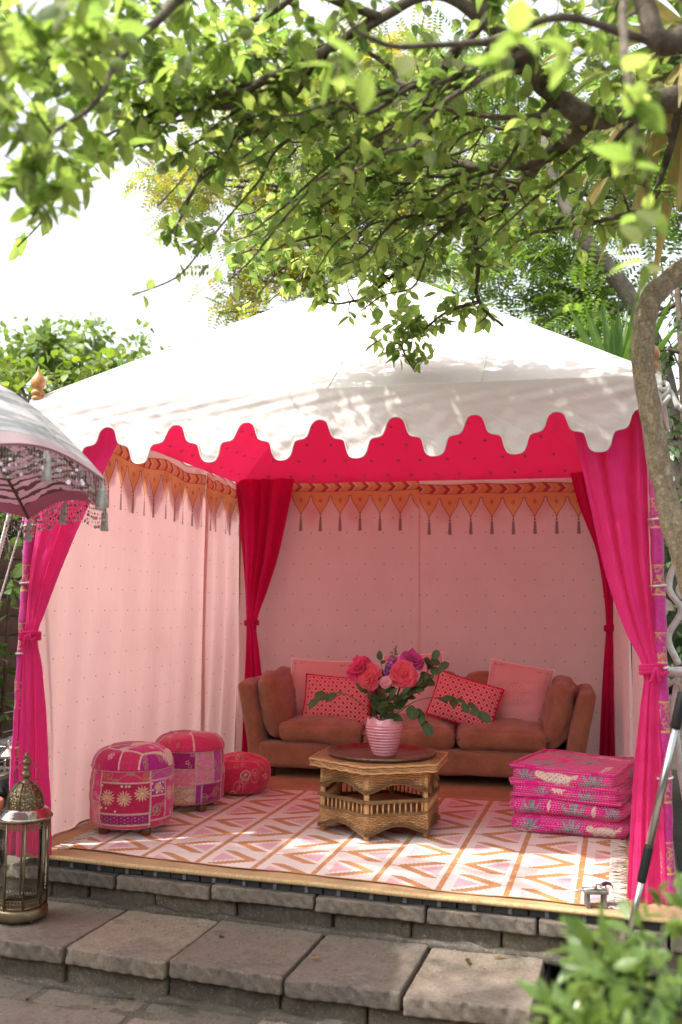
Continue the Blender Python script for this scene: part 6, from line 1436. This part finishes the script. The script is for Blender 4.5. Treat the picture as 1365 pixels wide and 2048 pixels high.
# ---- cabbage palm with the bent cracked trunk
CB = TRUNK_C[0]
palm = thing('cabbage_palm', (CB[0], CB[1], -.38), 'cabbage palm with a bent cracked pale trunk in front of the right tent corner', 'tree')
pb = np.array(palm.location); P = smooth_path([(CB[0] + .05, CB[1], -.40)] + TRUNK_C, 110); rad = np.linspace(.052, .038, len(P)) * (1 + .09 * wob(P, 1, 9, 3) + .05 * wob(P, 1, 30, 4)); mb = MB(); mb.tube(P - pb, rad, 22); mb.build('trunk', M_cbark, palm)
t = MT('strap_leaf'); n = t.noise(4, 3); u, v = t.uv(); rr_ = t.rnd(); c = t.mix(rr_.ss(.35, .75), (.10, .16, .03), (.34, .27, .09)); c = t.mul(.5, c, t.mix((u * 90.0).sin().ss(-1, 1), (.75, .75, .7), (1.1, 1.1, 1.1)))
M_strap = t.done(t.translucent(t.bsdf(c, .5, nrm=t.bump((u * 90.0).sin(), .2, .004)), c, .3))
cc = np.array(CROWN_C[0]); r = np.random.default_rng(8)
for i in range(120):
    az = i * 2.39996; el = math.asin(np.clip(1 - 1.75 * (i + .5) / 120, -1, 1)) ; L = r.uniform(.6, .85); d = np.array([math.cos(az) * math.cos(el), math.sin(az) * math.cos(el), math.sin(el)]); s = np.linspace(0, 1, 9)
    path = d * (s * L)[:, None] + np.array([0, 0, -1.0]) * (.55 * L * s ** 2.4 * max(.25, math.cos(el)))[:, None]; w = .024 * np.sin(PI * (s * .9 + .08)) ** .5; w[-1] = .001; tg = np.gradient(path, axis=0); sd_ = np.cross(tg, [0, 0, 1.0]); sd_ /= np.linalg.norm(sd_, axis=1)[:, None] + 1e-6
    nz = np.cross(sd_, tg); nz /= np.linalg.norm(nz, axis=1)[:, None] + 1e-6
    G = np.stack([path - sd_ * w[:, None] + nz * (w * .35)[:, None], path, path + sd_ * w[:, None] + nz * (w * .35)[:, None]], 1); mb = MB(); mb.grid(G + cc - pb, np.stack(np.meshgrid([0, .5, 1], s), -1)); mb.build('strap_leaf', M_strap, palm)
# ---- yucca behind the right tent corner
YB = YUCCA[0]; yu = thing('sword_leaf_plant', (YB[0], YB[1], -.1), 'spiky plant with upright sword leaves behind the right slope of the roof', 'plant')
M_sword = leafmat('sword_leaf', (.06, .12, .03), (.10, .17, .045), .3, .4, 1.3, use_obj=True)
mb = MB(); mb.tube([(0, 0, 0), (.03, 0, 1.2), (0, 0, YB[2] + .1)], [.07, .06, .05], 10); mb.build('trunk', M_dbark, yu)
for i in range(34):
    az = i * 2.4; el = R(84 - 50 * (i / 34)); L = r.uniform(.75, 1.05); d = np.array([math.cos(az) * math.cos(el), math.sin(az) * math.cos(el), math.sin(el)]); s = np.linspace(0, 1, 7); path = d * (s * L)[:, None] - np.array([0, 0, .12]) * (s ** 2 * L)[:, None]
    w = .042 * np.sin(PI * (s * .85 + .15)) ** .8; w[-1] = .001; sd_ = np.array([-math.sin(az), math.cos(az), 0]); nz = np.cross(sd_, d); G = np.stack([path - sd_ * w[:, None] + nz * (w * .4)[:, None], path, path + sd_ * w[:, None] + nz * (w * .4)[:, None]], 1)
    mb = MB(); mb.grid(G + [0, 0, YB[2] + .05], np.stack(np.meshgrid([0, .5, 1], s), -1)); mb.build('sword_leaf', M_sword, yu)

# ---- shrub in the right foreground
M_bush = leafmat('shrub_leaf', (.075, .14, .03), (.135, .20, .05), .38, .22, 1.5, spec=.7)
M_bush_o = leafmat('shrub_leaf_near', (.075, .14, .03), (.135, .20, .05), .38, .22, 1.5, use_obj=True, spec=.7)
ctree('foreground_shrub', 'glossy light green shrub out of focus in the bottom right corner', 'shrub', (2.72, -2.42, -.39), [(2.71, -2.42, .1), (2.69, -2.43, .50)], BUSH_B, 11, leaf_tpl(1, .44, .25, .22, 7), M_bush, (.036, .068), .056, 41, .014, mat_o=M_bush_o, n_ind=300, dens=1.2, barkm=M_stem, droop=.25, b=(1.35, 1.2, 1.2))
# ---- hedge behind the tent, and two more added to cut low light
M_hedge = leafmat('hedge_leaf', (.04, .075, .022), (.07, .115, .035), .25, .5, 1.2)
hd = None
def hedge(label, loc, L, rz, seed):
    hd = thing('garden_hedge', loc, label, 'hedge', 'hedges round the garden', rz=rz); r = np.random.default_rng(seed); mb = MB(); rbox(mb, (L, .5, 1.7), .3, (60, 6, 10), c=(0, 0, 1.7), rough=.2, seed=seed, rsc=3); mb.build('core', M_hcore, hd)
    n = int(L * 700); pos = np.stack([r.uniform(-L, L, n), -.55 + r.normal(size=n) * .12, r.uniform(0, 3.55, n)], -1); tv, tq, tuv = leaf_tpl(1, .6, .2, .1, 3); mb = MB(); mb.inst(tv, tq, frames(r.normal(size=(n, 3)), np.array([0, -1, .6]) + r.normal(size=(n, 3)) * .4) * r.uniform(.09, .16, n)[:, None, None], pos, hue(n, r), tuv=tuv); tag(mb.build('leaves', M_hedge, hd), kind='stuff')
M_hcore = plain('hedge_core', (.02, .03, .012), 1, noise_s=5)
hedge('dark green hedge closing the garden behind the tent', (2, 11.5, -.1), 14, 0, 3)
hedge('dark green hedge added unseen behind the camera to dim the front light', (1, -8.5, -.4), 9, PI, 4)  # unseen, added to dim the light entering the tent front
hedge('dark green hedge added along the left side to cut low light', (-6.5, 1, -.4), 9, R(90), 5)  # added copy that holds back low light from the left
# ---- fence and rockery at the left
M_fence = plain('dark_brown_boards', (.055, .035, .024), .8, noise_s=12, vary=.5, bump=.4)
fe = thing('board_fence', (-1.25, 1.9, -.1), 'dark brown horizontal board fence left of the tent', 'fence')
bm_ = MB(); rbox(bm_, (.012, 2.4, .062), .004, (2, 20, 3), rough=.003, seed=4); bmm = bm_.mesh('fence_board', M_fence)
for i in range(13): link('fence_board', bmm, fe, loc=(random.uniform(-.004, .004), 0, .07 + i * .136))
for y in (-2.2, -.7, .8, 2.2): mb = MB(); mb.box((-.045, y, .9), (.03, .03, .9)); mb.build('fence_post', M_fence, fe, False)
M_slate = plain('grey_slate', (.16, .16, .17), .8, noise_s=14, vary=.45, bump=.5)
for i in range(9):
    lay, cx_ = i // 3, i % 3; x = -.84 + cx_ * .10 + random.uniform(-.015, .015); y = 1.02 + random.uniform(-.03, .03); z = -.02 + lay * .165
    so = thing('rockery_stone', (x, y, z), f"rough grey slate stone at the {('foot', 'middle', 'top')[lay]} {('left', 'centre', 'right')[cx_]} of the rockery by the tent", 'stone', 'grey slate stones of the rockery'); mb = MB(); rbox(mb, (random.uniform(.05, .06), random.uniform(.06, .1), random.uniform(.082, .09)), .035, (5, 5, 5), rough=.025, seed=50 + i, rsc=16); mb.build('stone', M_slate, so)
# ---- apple twig and stray leaves on the canvas and the steps
for i, (x, y, z) in enumerate(((1.15, -.32, -.19), (1.62, -.44, -.188), (2.2, -.30, -.188), (.85, -.62, -.345), (.5, -.75, -.345), (2.35, -.23, -.19))):
    mb = MB(); tv, tq, tuv = leaf_tpl(.035 + .01 * (i % 3), .02, .3, .25, 5); mb.add(tv, tq, uv=tuv, col=(1.6, .9, .5) if i % 2 else (.5, .4, .3)); o = mb.build('fallen_leaf', M_apleaf, loc=(x, y, z), rot=(.1, .15, i * 1.7)); tag(o, ['small dry leaf lying on the long tread slab below the table', 'curled brown leaf on the middle slab of the lower step', 'dry leaf near the right end of the lower step', 'brown leaf on the paving in front of the steps', 'yellowish leaf on the paving near the lantern', 'tiny dry leaf at the back edge of the last tread slab'][i], 'leaf', 'fallen leaves on the stone')

# ---- grit, bark crumbs and moss bits on the stone
r = np.random.default_rng(77); mb = MB(); rows = [(-.19, -.50, -.02, 260), (-.345, -1.6, -.55, 260)]; Tn, Mn, Cn = [], [], []; th_ = R(-4.6)
for z, y0, y1, n in rows:
    for k in range(n):
        x, y = r.uniform(-.3, 2.45), (y1 - abs(r.normal()) * .10 if r.random() < .5 else r.uniform(y0, y1)); y = max(y0, y); Tn.append((x * math.cos(th_) - y * math.sin(th_), -.012 + x * math.sin(th_) + y * math.cos(th_), z + .004)); Mn.append(np.array(Matrix.Rotation(r.uniform(0, 6.3), 3, 'Z')) @ np.diag([r.uniform(.002, .007), r.uniform(.0015, .004), .002])); Cn.append([(.06, .04, .02), (.20, .13, .06), (.07, .09, .03), (.30, .25, .2)][r.integers(4)])
oc = np.array([[1, 0, 0], [0, 1, 0], [-1, 0, 0], [0, -1, 0], [0, 0, 1.0], [0, 0, -1]]); mb.inst(oc, None, np.array(Mn), np.array(Tn), np.array(Cn), tt=[(0, 1, 4), (1, 2, 4), (2, 3, 4), (3, 0, 4), (1, 0, 5), (2, 1, 5), (3, 2, 5), (0, 3, 5)])
tag(mb.build('garden_grit', plain('grit', None, .9, noise_s=60), smooth=False), 'small crumbs of bark, grit and moss scattered on the steps', 'grit', kind='stuff')
